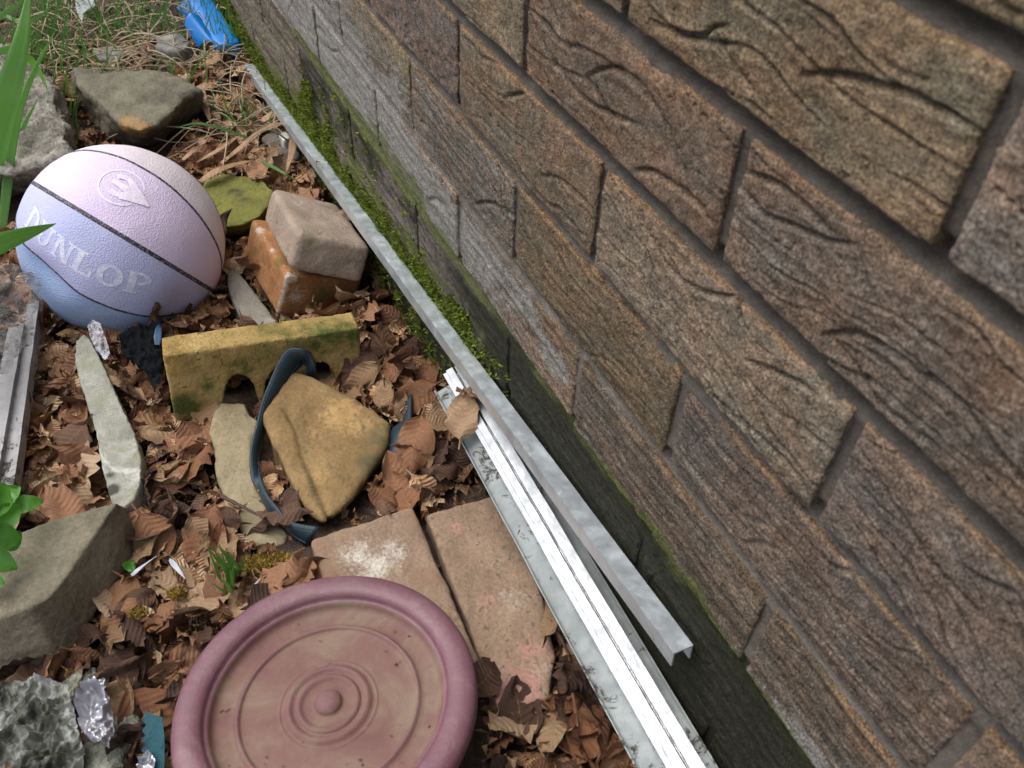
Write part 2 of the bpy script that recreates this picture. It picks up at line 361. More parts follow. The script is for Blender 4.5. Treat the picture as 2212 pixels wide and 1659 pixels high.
for c_ in range(-1, 15):
    z0, z1 = c_ * PZ + MHc(c_ - 1), (c_ + 1) * PZ - MHc(c_)
    j = -18 if c_ % 2 == 0 else -17
    while j * .1125 < 1.35:
        xa, xb = j * .1125 + .0040, (j + 2) * .1125 - .0040; j += 2; bid += 1
        r = np.random.default_rng(bid * 7 + 1)
        xm = (xa + xb) / 2; pm = prj([xm, 0, (z0 + z1) / 2])
        dist = np.linalg.norm(np.array([xm, 0, (z0 + z1) / 2]) - CAM_C); vis = -700 < pm[0] < 2900 and -500 < pm[1] < 2200 and xm < .62
        if c_ < 0: vis = False
        st = (.0009 if dist < .5 else .0013 if dist < .8 else .0022) if vis else .008
        ei = np.array([0, .0006, .0014, .0026, .0042])
        def axis(a_, b_):
            n_ = max(3, int((b_ - a_ - .0084) / st)); return np.concatenate([a_ + ei[:-1], np.linspace(a_ + ei[-1], b_ - ei[-1], n_), b_ - ei[:-1][::-1]])
        ax_, az_ = axis(xa, xb), axis(z0, z1); nx, nz_ = len(ax_), len(az_)
        Xg, Zg = np.meshgrid(ax_, az_, indexing='ij')
        de = np.minimum(np.minimum(Xg - xa, xb - Xg), np.minimum(Zg - z0, z1 - Zg)); top_d = z1 - Zg
        # ragged outline
        fade = np.exp(-de / .006)
        Xw = Xg + fade * .0014 * fbm(Xg * 60 + bid, Zg * 60, 1.0, 4); Zw = Zg + fade * .0016 * fbm(Xg * 45 + bid, Zg * 45, 2.0, 4)
        x, z = Xw.ravel(), Zw.ravel()
        out = .0011 * fbm(x * 16, z * 34, bid * .9, 3) + .0011 * fbm(x * 120, z * 170, 3.0, 3) + .0008 * fbm(x * 420, z * 420, 1.0, 3) + r.uniform(-.0012, .0012)
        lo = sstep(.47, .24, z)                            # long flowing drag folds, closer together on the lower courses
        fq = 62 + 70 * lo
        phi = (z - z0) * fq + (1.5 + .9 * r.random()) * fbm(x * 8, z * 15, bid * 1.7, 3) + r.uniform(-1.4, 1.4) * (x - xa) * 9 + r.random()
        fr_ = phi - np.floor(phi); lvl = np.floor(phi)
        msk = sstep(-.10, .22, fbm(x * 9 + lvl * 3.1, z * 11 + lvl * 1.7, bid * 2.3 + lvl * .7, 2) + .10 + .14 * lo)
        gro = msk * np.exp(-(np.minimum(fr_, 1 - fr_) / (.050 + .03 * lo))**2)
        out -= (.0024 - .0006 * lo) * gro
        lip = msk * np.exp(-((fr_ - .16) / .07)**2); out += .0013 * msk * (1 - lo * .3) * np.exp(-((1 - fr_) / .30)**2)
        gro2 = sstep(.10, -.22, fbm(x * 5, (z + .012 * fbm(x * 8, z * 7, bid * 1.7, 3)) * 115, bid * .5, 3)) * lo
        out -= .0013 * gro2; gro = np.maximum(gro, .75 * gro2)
        out += crease_h(x, z)
        out -= .0014 * np.exp(-de.ravel() / .0010) * (1 + .6 * fbm(x * 90, z * 90, 5, 2))
        if bid % 5 == 0 or (dist < .5 and bid % 2 == 0):   # chipped upper edge
            cx = r.uniform(xa, xb); out -= .004 * np.exp(-(((x - cx) / .022)**2 + ((z - z1) / .005)**2)) * (1 + .8 * fbm(x * 150, z * 150, 2, 3))
        y = -out
        V = np.stack([x, y, z], 1); F = grid_faces(nx, nz_, off)
        idx = np.arange(nx * nz_).reshape(nx, nz_); rim = np.concatenate([idx[:, 0], idx[-1, 1:], idx[-2::-1, -1], idx[0, -2:0:-1]])
        Vr = np.vstack([V[rim], V[rim]]); Vr[len(rim):, 1] = .03
        nr = len(rim); k = np.arange(nr); b0_ = off + nx * nz_; Fr = np.stack([b0_ + k, b0_ + nr + k, b0_ + nr + (k + 1) % nr, b0_ + (k + 1) % nr], 1)
        col = brick_colour(x, z, c_, bid); stn, edg = stains(x, z, top_d.ravel(), bid)
        tan = np.clip(edg * sstep(-.45, .35, fbm(x * 30, z * 30, 9, 3) + .15) * sstep(.236, .25, z), 0, 1)[:, None] * .8
        col = col * (1 - tan) + tan * np.array([.44, .27, .14])  # tan wear on upper edges, with the light they catch painted in
        col = col * (1 - .62 * np.clip(gro, 0, 1) + .28 * lip - .4 * np.clip(-crease_h(x, z) / .003, 0, 1))[:, None]  # groove dirt and lip wear; also paints top-lit relief into the colour
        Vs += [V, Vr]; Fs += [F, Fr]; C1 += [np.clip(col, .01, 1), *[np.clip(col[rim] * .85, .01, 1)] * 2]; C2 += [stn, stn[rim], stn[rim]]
        off += nx * nz_ + 2 * nr
me = bpy.data.meshes.new('brick_face'); VV = np.vstack(Vs); FF = np.vstack(Fs)
me.vertices.add(len(VV)); me.vertices.foreach_set('co', VV.ravel()); me.loops.add(FF.size); me.loops.foreach_set('vertex_index', FF.ravel())
me.polygons.add(len(FF)); me.polygons.foreach_set('loop_start', np.arange(len(FF)) * 4); me.polygons.foreach_set('loop_total', np.full(len(FF), 4)); me.update(calc_edges=True); me.validate()
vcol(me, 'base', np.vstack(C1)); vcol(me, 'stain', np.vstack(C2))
def wall_mat(name, mortar=False):
    t = NT(name); b = t.attr('base'); s_ = t.sep(t.attr('stain'))
    f1 = t.noise(820, 4, .8); f2 = t.noise(1500, 2, .6); f3 = t.noise(130, 5, .7)
    v = t.math('ADD', t.math('MULTIPLY', f1, .74), t.math('MULTIPLY', f3, .26))
    if mortar: k = t.ramp(v, [(.30, .35), (.5, .85), (.72, 1.6)])
    else: k = t.ramp(v, [(.38, .09), (.45, .42), (.515, .88), (.575, 1.5), (.66, 2.4)])
    col = t.mix(1.0, b, k, 'MULTIPLY')
    if not mortar: col = t.mix(t.rng(f2, .57, .70, 0, .8), col, t.mix(.5, b, (.60, .48, .35)))
    wn = t.rng(t.math('ADD', s_[0], t.math('MULTIPLY', t.math('SUBTRACT', f1, .5), 1.4)), .22, .75)
    col = t.mix(t.math('MULTIPLY', wn, .8), col, t.ramp(v, [(.38, (.10, .095, .085)), (.50, (.36, .35, .32)), (.62, (.62, .61, .57))]))
    an = t.rng(t.math('ADD', s_[1], t.math('MULTIPLY', t.math('SUBTRACT', f3, .5), 1.2)), .30, .85)
    col = t.mix(t.math('MULTIPLY', an, .82), col, t.ramp(v, [(.40, (.055, .075, .012)), (.52, (.135, .165, .035)), (.64, (.29, .30, .10))]))
    dn = t.rng(t.math('ADD', s_[2], t.math('MULTIPLY', t.math('SUBTRACT', f3, .5), .7)), .30, .8)
    col = t.mix(t.math('MULTIPLY', dn, .93), col, t.ramp(v, [(.40, (.010, .012, .006)), (.53, (.022, .025, .012)), (.66, (.080, .080, .034))]))
    h = t.math('ADD', t.math('MULTIPLY', f1, 1.0), t.math('MULTIPLY', f2, .35))
    rg = t.rng(s_[2], .3, 1.0, .92, .70)
    return t.done(col, rg, t.bump(h, .003, 1.0), spec=.25)
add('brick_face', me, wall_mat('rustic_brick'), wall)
# mortar: one recessed sheet, raked, slightly dished
mx = np.concatenate([np.arange(-2.05, -.3, .006), np.arange(-.3, .62, .0025), np.arange(.62, 1.5, .01)]); mz = np.concatenate([np.arange(-.08, .7, .0025), np.arange(.7, 1.19, .008)])
Xg, Zg = np.meshgrid(mx, mz, indexing='ij'); x, z = Xg.ravel(), Zg.ravel()
bz = np.abs(((z / PZ + .5) % 1) - .5) * PZ
dz_ = z - np.round(z / PZ) * PZ; y = .0040 - .0012 * sstep(.47, .36, z) + .0012 * fbm(x * 50, z * 50, 3, 4) + .0005 * fbm(x * 250, z * 250, 1, 3) + np.where(np.abs(dz_) < .0105, -.0012 + (.0155 - .0085 * sstep(.47, .36, z)) * sstep(-.0048, -.0004, dz_), 0)
me = mesh('mortar', np.stack([x, y, z], 1), grid_faces(len(mx), len(mz))[:, ::-1])
stn, _ = stains(x, z, np.full_like(x, 1.), 0); vcol(me, 'base', (np.array([.175, .152, .130])[None] * (1 + .5 * sstep(.5, .3, z))[:, None]) * (1 + .45 * fbm(x * 30, z * 30, 6, 4) + .3 * fbm(x * 140, z * 140, 3, 3))[:, None]); stn[:, 2] *= .9; stn[:, 0] *= .5; vcol(me, 'stain', stn)
add('mortar_joint', me, wall_mat('mortar', True), wall)
me = boxmesh((-.275, .13, .55), (3.55, .19, 1.27), np.eye(3)); add('wall_core', me, plain('wall_core', (.2, .17, .14), .95), wall, False)

# ------------------------------------------------------------------ basketball
BC = np.array([-.5170, -.2890, .0732]); BR = .1215
def sph_px(x, y, r=None):
    r = r or BR; v = ray(x, y); oc = CAM_C - BC; b = v @ oc; d = b * b - (oc @ oc - r * r)
    if d < 0: p = CAM_C - v * b; n_ = p - BC; return n_ / np.linalg.norm(n_)
    p = CAM_C + v * (-b - math.sqrt(d)); return (p - BC) / r
DENTS = [(sph_px(75, 585), .011, .24), (sph_px(120, 618), .006, .2), (sph_px(390, 655), .006, .22), (sph_px(330, 740), .006, .35), (sph_px(200, 690), .004, .3), (-sph_px(200, 690), .01, .5)]
def ball_r(n_):
    n_ = np.atleast_2d(n_); r = np.full(len(n_), BR)
    for d, a_, s_ in DENTS: r -= a_ * np.exp(-((1 - n_ @ d) * 2) / s_**2)
    return r + .0008 * fbm(n_[:, 0] * 3, n_[:, 1] * 3, n_[:, 2] * 3, 2)
def circ(pts):
    N = np.array([sph_px(*p) for p in pts]); c0 = N.mean(0); u, s_, vt = np.linalg.svd(N - c0); n_ = vt[2]; d = c0 @ n_
    if d < 0: n_, d = -n_, -d
    return n_, d
SEAM_MAIN = circ([(84, 403), (150, 440), (210, 478), (280, 520), (340, 556), (400, 592), (460, 628)])
SEAM_TOP = circ([(165, 332), (215, 325), (265, 335), (330, 370), (390, 422), (440, 490), (470, 555), (483, 590)])
SEAM_LOW = circ([(48, 520), (62, 552), (105, 598), (160, 637), (215, 662), (275, 677), (350, 675), (428, 670)])
_q = np.cross(sph_px(486, 592), sph_px(429, 673)); SEAM_SIDE = (_q / np.linalg.norm(_q), 0.0)
bm = bmesh.new(); bmesh.ops.create_icosphere(bm, subdivisions=6, radius=1); me = bpy.data.meshes.new('ball_skin'); bm.to_mesh(me); bm.free()
n_ = coords(me); n_ /= np.linalg.norm(n_, axis=1)[:, None]; setco(me, BC + n_ * ball_r(n_)[:, None])
def side(s_): return n_ @ s_[0] - s_[1]
ref = lambda s_, p: np.sign(sph_px(*p) @ s_[0] - s_[1])
up_main = side(SEAM_MAIN) * ref(SEAM_MAIN, (260, 420)) > 0; up_top = side(SEAM_TOP) * ref(SEAM_TOP, (400, 380)) > 0
lo_low = side(SEAM_LOW) * ref(SEAM_LOW, (200, 700)) > 0; rt = side(SEAM_SIDE) * ref(SEAM_SIDE, (200, 480)) < 0
col = np.where(up_main[:, None], (.69, .575, .78), (.47, .485, .74)); col = np.where((up_main & up_top)[:, None], (.71, .63, .69), col)
col = np.where((lo_low & ~up_main)[:, None], (.30, .41, .66), col); col = np.where(rt[:, None], (.74, .66, .68), col)
fd = fbm(n_[:, 0] * 2.2, n_[:, 1] * 2.2, n_[:, 2] * 2.2, 4)[:, None]
col = col * (1 + .10 * fd) + np.clip(-fd, 0, 1) * np.array([-.05, .02, .06]); vcol(me, 'panel', np.clip(col, .02, .92))
t = NT('ball_skin'); pc = t.attr('panel'); dirt = t.rng(t.noise(24, 7, .75, .8), .48, .78, 0, .5)
pc = t.mix(dirt, pc, (.55, .50, .54)); pc = t.mix(t.rng(t.noise(1200, 2), .5, .75, 0, .25), pc, (.8, .78, .85))
h = t.voro(520); nb = t.bump(h, .0012, .5); nb = t.bump(t.noise(60, 3), .002, .15, nb)
ballm = t.done(pc, .62, nb, spec=.2)
ball = empty('basketball', (BC[0], BC[1], BC[2] - BR), 'faded pink and lavender basketball sunk among dead leaves', 'basketball')
add('ball_skin', me, ballm, ball)
t = NT('seam'); seamm = t.done(t.mix(t.rng(t.noise(420, 3, .8), .50, .62, 0, .8), (.022, .018, .03), (.35, .31, .4)), .6)
def seam(cn, wid=.0036, arc=None):
    n0, d = cn; a_ = np.cross(n0, [0.3, .5, .8]); a_ /= np.linalg.norm(a_); b = np.cross(n0, a_); rr = math.sqrt(max(0, 1 - d * d))
    th = np.linspace(0, 2 * math.pi, 181); V = []
    for q in th:
        e_ = n0 * d + rr * (math.cos(q) * a_ + math.sin(q) * b)
        for k in (-1, -.5, 0, .5, 1):
            m_ = e_ + n0 * (k * wid / 2 / BR); m_ /= np.linalg.norm(m_); V.append(BC + m_ * (ball_r(m_)[0] + (.0007 if abs(k) < 1 else -.0006) - (.0005 if k == 0 else 0)))
    return mesh('seam', V, grid_faces(181, 5))
for s_, wd in ((SEAM_MAIN, .0066), (SEAM_TOP, .0046), (SEAM_LOW, .0044), (SEAM_SIDE, .0046)): add('seam', seam(s_, wd), seamm, ball)
t = NT('ball_print'); pr_ = t.done(t.mix(t.rng(t.noise(160, 6, .85), .40, .60), (.54, .56, .78), (.75, .78, .88)), .62, t.bump(t.voro(520), .0005, .4), spec=.2)
def sphere_patch(mb, o_, tu, tv, quads, lift=.0002):
    for qi, (poly) in enumerate(quads): # poly: 4 corners (u,v) in metres, mapped over the sphere
        poly = np.array(poly, float); V = []; m_ = 7
        for i in range(m_):
            for k in range(m_):
                u, v = i / (m_ - 1), k / (m_ - 1)
                p = poly[0] * (1-u)*(1-v) + poly[1] * u*(1-v) + poly[2] * u*v + poly[3] * (1-u)*v
                d = o_ + (tu * p[0] + tv * p[1]) / BR; d /= np.linalg.norm(d); V.append(BC + d * (ball_r(d)[0] + lift + .00002 * qi))
        mb.put(V, grid_faces(m_, m_))
def rect(x0, y0, x1, y1): return [(x0, y0), (x1, y0), (x1, y1), (x0, y1)]
def ring(cx, cy, rx, ry, wx, wy, a0, a1, n=10):
    o_ = []
    for i in range(n):
        t0, t1 = a0 + (a1 - a0) * i / n, a0 + (a1 - a0) * (i + 1) / n
        o_.append([(cx + rx*math.cos(t0), cy + ry*math.sin(t0)), (cx + rx*math.cos(t1), cy + ry*math.sin(t1)), (cx + (rx-wx)*math.cos(t1), cy + (ry-wy)*math.sin(t1)), (cx + (rx-wx)*math.cos(t0), cy + (ry-wy)*math.sin(t0))])
    return o_
hp = math.pi / 2
GL = {'D': [rect(.08, 0, .34, 1), rect(0, 0, .5, .1), rect(0, .9, .5, 1)] + ring(.45, .5, .5, .5, .24, .12, -hp, hp),
      'U': [rect(.1, .35, .36, 1), rect(.68, .35, .84, 1), rect(0, .9, .46, 1), rect(.58, .9, .95, 1)] + ring(.47, .36, .37, .36, .22, .13, math.pi, 2 * math.pi),
      'N': [rect(.1, 0, .26, 1), rect(.74, 0, .9, 1), [(.1, 1), (.36, 1), (.9, 0), (.64, 0)], rect(0, 0, .38, .1), rect(0, .9, .3, 1), rect(.62, .9, 1, 1)],
      'L': [rect(.1, 0, .38, 1), rect(0, .9, .5, 1), rect(0, 0, .92, .12), rect(.8, .1, .92, .36)],
      'O': ring(.5, .5, .5, .5, .26, .13, 0, 2 * math.pi, 18),
      'P': [rect(.1, 0, .38, 1), rect(0, 0, .5, .1), rect(0, .9, .5, 1)] + ring(.46, .72, .46, .28, .22, .1, -hp, hp)}
cen = [(71, 478), (96, 508), (134, 540), (181, 570), (237, 596), (300, 613)]
Q = np.array([sph_px(*p) for p in cen]); mb = MB()
for i, ch in enumerate('DUNLOP'):
    tu = Q[min(i + 1, 5)] - Q[max(i - 1, 0)]; o_ = Q[i]; tu -= o_ * (tu @ o_); tu /= np.linalg.norm(tu); tv = np.cross(o_, tu)
    gap = np.linalg.norm(Q[min(i + 1, 5)] - Q[max(i - 1, 0)]) / (2 if 0 < i < 5 else 1) * BR; W_, H_ = gap * .96, .0275
    sphere_patch(mb, o_, tu, tv, [[((p[0] - .5) * W_, (p[1] - .5) * H_) for p in q] for q in GL[ch]])
add('lettering', mb.me('lettering'), pr_, ball)
mb = MB(); o_ = sph_px(262, 402); tu = sph_px(300, 424) - sph_px(225, 380); tu -= o_ * (tu @ o_); tu /= np.linalg.norm(tu); tv = np.cross(o_, tu)
K = .026
E_ = ring(0, 0, 1, 1, .1, .1, .5, 2 * math.pi - .5, 24) + ring(-.05, 0, .62, .62, .26, .26, -2.0, 2.4, 16) + [[(.25, .55), (1.5, -.05), (1.45, -.12), (.25, -.62)], [(-.45, .12), (.3, .16), (.3, -.18), (-.45, -.1)]]
sphere_patch(mb, o_, tu, tv, [[(p[0] * K, p[1] * K) for p in q] for q in E_])
t = NT('ball_emblem'); em = t.done(t.mix(t.rng(t.noise(110, 6, .85), .42, .60), (.73, .63, .81), (.86, .80, .90)), .62, t.bump(t.voro(520), .0005, .4), spec=.2)
add('emblem', mb.me('emblem'), em, ball)

# ------------------------------------------------------------------ stones and bricks
FOOT = []  # plan outlines kept free of leaves: (polygon, top height)
def foot(P, z=.05): FOOT.append((np.array([q[:2] for q in P]), z))
def rock(name, top, zt, bot, zb, mat, label, cat, vox=.003, layers=((25, .004, 3), (120, .0012, 3)), smooth=5, parent=None, crackle=None, bevel=None):
    T = [at(p[0], p[1], p[2] if len(p) > 2 else zt) for p in top]
    if bot is None: c0 = np.mean(T, 0); B = [np.array([*(c0 + (q - c0) * 1.04)[:2], zb]) for q in T]
    else: B = [at(p[0], p[1], p[2] if len(p) > 2 else zb) for p in bot]
    me = rough(prism(T, B), vox, layers, smooth, hash(name) % 97 if False else len(FOOT) * 3.7, bevel, crackle)
    o = recentre(tag(add(name, me, mat), label, cat)); foot(T, zt); return o
rock('boulder', [(161,151),(225,154),(292,158),(322,153),(365,162),(402,173),(437,198),(400,208),(376,240),(340,268),(302,284),(268,268),(240,248),(215,222),(190,200),(168,182)], .075,
     [(150,165,0),(225,150,0),(292,150,0),(322,150,0),(372,160,0),(410,180,0),(433,225,0),(425,255,0),(392,280,0),(360,302,0),(320,318,0),(275,318,0),(235,308,0),(205,280,0),(180,240,0),(155,200,0)], .0,
     stone('boulder_stone', (.07, .065, .05), (.15, .14, .10), (.24, .22, .16), 12, 220, .002, moss=((.15, .15, .06), .95, 10, .28), lay=[((.30, .18, .08), .62, 14)], pat=((.32, .20, .09), (.075, .065, .05))),
     'flat topped grey green boulder lying behind the basketball', 'boulder', .0040, ((14, .009, 3), (60, .004, 3), (200, .0018, 2)), 3)
patch(bpy.context.scene.objects['boulder'], [(270,262,.07,.022,.9), (310,280,.06,.02,.9), (290,270,.07,.02,.8)], [(190,230,.04,.03,.9), (380,265,.04,.03,.8), (330,300,.02,.03,.9), (250,290,.02,.03,.8)])
rock('concrete_lump', [(-90,120),(-20,95),(30,118),(85,150),(118,205),(140,270),(146,340),(118,352),(40,372),(-60,380),(-130,300)], .10,
     [(-130,150),(-20,110),(40,130),(100,170),(135,220),(158,290),(160,372),(130,392),(40,420),(-60,430),(-170,330)], .0,
     stone('concrete', (.09, .085, .07), (.24, .225, .19), (.42, .40, .35), 22, 160, .005, lay=[((.13, .12, .08), .60, 16), ((.52, .51, .47), .62, 30)], moss=((.10, .12, .03), .95, 12, .2)),
     'rough pitted pale concrete lump behind green iris leaves', 'rubble', .0045, ((20, .02, 4), (75, .014, 4), (190, .006, 3)), 1)
rock('mossy_stone', [(443,392),(477,377),(524,379),(568,391),(591,413),(584,440),(560,468),(524,486),(490,490),(452,470),(430,430)], .040,
     [(443,402),(477,387),(524,389),(570,401),(593,430),(588,462),(562,492),(526,508),(490,510),(450,490),(426,445)], .005,
     stone('moss_stone', (.085, .085, .025), (.165, .16, .04), (.25, .235, .065), 20, 240, .002, lay=[((.07, .07, .03), .62, 40)], pat=((.06, .06, .035), (.22, .22, .05)), moss=((.17, .175, .04), .72, 14, .25)),
     'round flat stone coated in olive moss beside the basketball', 'stone', .0026, ((30, .003, 3), (130, .0018, 3)), 6)
patch(bpy.context.scene.objects['mossy_stone'], [(508,410,.04,.014,.9), (530,425,.04,.01,.6)], [(470,440,.03,.02,.4)])
rock('grey_slab', [(490,560),(530,600),(570,655),(600,696),(535,704),(505,660),(490,610)], .022, None, -.01,
     stone('slab_grey', (.16, .145, .12), (.27, .25, .21), (.36, .34, .29), 25, 300, .001),
     'small grey slab wedged between basketball and orange brick', 'stone', .0028, ((40, .002, 2),), 4, bevel=.002)
def brick(name, c0, dims, yaw, tx, ty, mat, label, cat, vox=.0022, bev=.004, layers=((30, .0022, 3), (160, .0009, 3)), z=.06):
    r_ = rotm(yaw, tx, ty); P = box_pts(np.array(c0), dims, r_)
    me = rough(boxmesh(c0, dims, r_), vox, layers, 5, len(FOOT) * 2.3, bev)
    o = recentre(tag(add(name, me, mat), label, cat)); FOOT.append((P[[1, 3, 7, 5]][:, :2], z)); return o
brick('clay_brick', (-.4382, -.0883, .0299), (.1428, .1038, .0585), .052, -.377, -.048,
      stone('orange_brick', (.17, .075, .03), (.32, .15, .06), (.44, .25, .13), 22, 300, .001, lay=[((.17, .13, .04), .60, 26)], pat=((.46, .39, .32), (.13, .11, .03)), moss=((.10, .14, .025), .86, 30, .1)),
      'orange brick with pale worn edge under the grey pink brick', 'brick', z=.08)
patch(bpy.context.scene.objects['clay_brick'], [*vein([(624,584),(616,615),(606,650),(597,682)], .0045, .75), *vein([(545,474),(570,505),(600,550),(622,580)], .003, .4), (560,490,.06,.008,.9), (590,535,.06,.006,.7), (640,600,.05,.012,.6), (650,640,.03,.016,.6)], [(700,650,.03,.02,.8), (740,660,.03,.02,.8), (600,560,.06,.012,.6), (545,540,.05,.015,.5)])
k = 1.034; cp = CAM_C + (np.array([-.4056, -.0704, .0995]) - CAM_C) * k
brick('paver_brick', cp, (.1646 * k, .0903 * k, .0473 * k), 6.201, -.45, -.191,
      stone('pink_brick', (.21, .155, .12), (.33, .26, .20), (.42, .35, .275), 16, 330, .0013, lay=[((.27, .24, .145), .53, 14), ((.30, .205, .18), .57, 20)]),
      'grey pink paving brick tilted on top of the orange brick', 'brick', bev=.007, z=.12)
r_ = rotm(-.071, -.109, -.129); yc = np.array([-.2515, -.1802, .0494]); DX, DY, DZ = .0379, .2101, .09
prof = [(-DY/2, DZ/2), (-DY/2, -DZ/2), (-DY/2 + .030, -DZ/2)]
for cx_ in (-.033, .012, .057):
    prof += [(cx_ - .021 + .042 * u, -DZ/2 + .052 * math.sqrt(max(0, 1 - (2 * u - 1)**2)) * (1 if cx_ < .05 else 1)) for u in np.linspace(0, 1, 9)]
prof += [(DY/2 - .012, -DZ/2), (DY/2, -DZ/2), (DY/2, DZ/2)]
prof = prof[::-1]
fr = [yc + r_ @ np.array([DX/2, a_, b]) for a_, b in prof]; bk = [yc + r_ @ np.array([-DX/2, a_, b]) for a_, b in prof]
me = rough(prism(fr, bk), .0020, ((35, .0016, 3), (220, .0008, 3)), 2, 5.5, .003)
ym = stone('yellow_edging', (.18, .11, .03), (.345, .238, .085), (.475, .355, .155), 20, 260, .0020, lay=[((.065, .075, .018), .575, 130)], pat=((.075, .09, .02), (.40, .25, .06)), moss=((.12, .13, .03), .70, 55, .05))
o = recentre(tag(add('edging_block', me, ym), 'ochre yellow scalloped edging block with arches and mossy speckles', 'edging block')); patch(o, [(700,722,.06,.035,.7), (755,722,.06,.035,.7), (640,745,.06,.03,.5), (580,770,.05,.03,.42), (400,885,.02,.025,.75), (440,835,.03,.015,.7), (520,800,.03,.02,.6), (570,705,.09,.03,.5), (660,690,.09,.02,.55), (500,720,.09,.02,.3), (410,800,.03,.02,.3)], [(370,800,.06,.02,.4)]); foot([yc + r_ @ np.array([sx * DX/2, sy * DY/2, 0]) for sx, sy in ((-1,-1),(-1,1),(1,1),(1,-1))], .09)
def peel(c, n): # layered ridge across the brown stone
    return -.004 * np.exp(-((pnl(c) ) / .0022)**2)
b0, b1 = at(640, 900, .05), at(705, 1120, .03)
ridge = np.array([at(*q, .055)[:2] for q in [(618, 890), (640, 930), (655, 985), (680, 1040), (700, 1090), (712, 1120)]])
def ridge_d(c):
    d = np.full(len(c), 9.)
    for p, q in zip(ridge[:-1], ridge[1:]):
        v = q - p; u = np.clip(((c[:, :2] - p) @ v) / (v @ v), 0, 1); d = np.minimum(d, np.linalg.norm(c[:, :2] - p - u[:, None] * v, axis=1))
    return d
def bstone(c, n): return -.0045 * np.exp(-(ridge_d(c) / .0028)**2) + .006 * sstep(-.01, .03, c[:, 2] - .04)
rock('sandstone', [(634,808),(676,822),(715,843),(760,866),(810,898),(838,922),(832,960),(800,1014),(772,1056),(738,1098),(703,1126),(680,1112),(655,1072),(630,1030),(612,985),(585,935),(575,905),(590,875),(612,838)], .055,
     [(630,812),(680,826),(720,850),(765,873),(818,907),(848,940),(840,985),(808,1040),(776,1080),(742,1112),(704,1136),(675,1125),(642,1085),(614,1040),(590,990),(572,945),(562,910),(580,880),(608,842)], .0,
     stone('brown_sandstone', (.11, .072, .033), (.225, .147, .064), (.335, .235, .11), 13, 260, .0011, lay=[((.13, .095, .045), .60, 18)], pat=((.37, .235, .10), (.10, .088, .045))),
     'smooth rounded brown sandstone encircled by the rubber strap', 'stone', .0024, ((22, .005, 3), (140, .0010, 3)), 6, crackle=bstone)
patch(bpy.context.scene.objects['sandstone'], [(740,885,.06,.026,.8), (770,910,.06,.02,.7), (690,930,.06,.016,.4), (690,1020,.05,.016,.5)], [(825,935,.04,.020,.6), (800,1000,.03,.022,.62), *vein([(622,895),(645,930),(655,985),(672,1030),(690,1070),(708,1112)], .0042, .6), *vein([(770,890),(785,915),(792,950)], .0035, .5), *vein([(700,985),(722,1010),(740,1030)], .003, .45)])
rock('pale_sandstone', [(472,870),(527,870),(538,893),(562,905),(552,938),(543,960),(545,1000),(560,1065),(584,1106),(622,1150),(616,1172),(590,1182),(535,1178),(504,1118),(485,1072),(466,1020),(463,966),(451,934),(460,892)], .035, None, -.01,
     stone('pale_sandstone', (.17, .14, .08), (.29, .245, .15), (.40, .345, .23), 18, 280, .0012, lay=[((.24, .21, .12), .60, 22)]),
     'long flat beige sandstone piece left of the strap', 'stone', .0026, ((26, .004, 3), (110, .0012, 3)), 6)
rock('slate_sliver', [(163,738),(180,720),(196,734),(228,797),(265,881),(289,932),(306,990),(303,1045),(288,1080),(264,1098),(240,1086),(222,1015),(205,921),(181,854),(162,785)], .042, None, .012,
     stone('pale_slate', (.17, .17, .135), (.30, .30, .25), (.44, .44, .40), 30, 420, .0013, lay=[((.26, .27, .16), .58, 26), ((.50, .50, .46), .60, 18)], pat=((.07, .07, .06), (.24, .25, .15))),
     'long pale grey stone sliver pointing at the basketball', 'stone', .0020, ((30, .002, 3), (150, .0014, 3)), 2)
patch(bpy.context.scene.objects['slate_sliver'], [(240,1050,.04,.008,1), (232,1020,.04,.006,.7)], [(190,780,.04,.02,.5), (210,860,.04,.014,.4)])
pv = stone('paver_sand', (.16, .11, .075), (.285, .20, .14), (.39, .30, .215), 14, 300, .0012, lay=[((.24, .16, .10), .56, 22)], pat=((.56, .53, .47), (.24, .15, .10)))
kp = .965; pc_ = CAM_C + (np.array([.0562 + .0385, -.1526 - .0014, .0205]) - CAM_C) * kp
o = brick('paving_brick', pc_, (.200 * kp, .1051 * kp, .0501 * kp), -.036, .005, .001, pv, 'buff paving brick with whitish patch half under the saucer', 'brick', bev=.005, z=.07)
patch(o, [(770,1195,.07,.024,.48), (825,1208,.07,.022,.46), (850,1180,.07,.016,.5), (800,1225,.07,.02,.6)], [(700,1165,.07,.02,.6), (700,1230,.07,.018,.7), (930,1240,.07,.02,.6), (880,1110,.07,.012,.5), (740,1140,.07,.015,.4)])
pv2 = stone('paver_pink', (.15, .105, .07), (.275, .19, .13), (.38, .28, .20), 12, 300, .0013, lay=[((.30, .19, .13), .57, 20)], spots=((.15, .125, .08), .62, 160), pat=((.40, .21, .175), (.42, .37, .31)))
r2 = rotm(6.181, 0, 0); c2 = np.array([.1195, -.075, .0174]) + r2 @ np.array([0, .019, 0])
rock('paving_brick', [(921,1112),(1045,1073),(1090,1066),(1130,1150),(1174,1290),(1199,1411),(1187,1506),(1130,1524),(1078,1533),(1040,1428),(1004,1328),(960,1215)], .07, None, .015, pv2, 'buff paving brick turning pink, beside the aluminium tray', 'brick', .0022, ((30, .002, 3), (160, .0010, 3)), 3)
patch(bpy.context.scene.objects['paving_brick.001'], [(1120,1480,.07,.03,.62), (1160,1400,.07,.024,.55), (1105,1520,.07,.02,.6), (1010,1190,.07,.012,.3), (990,1130,.07,.010,.5), (1060,1300,.07,.016,.4)], [(1110,1290,.07,.018,.42), (1170,1430,.07,.016,.4), (1080,1210,.07,.012,.3)])
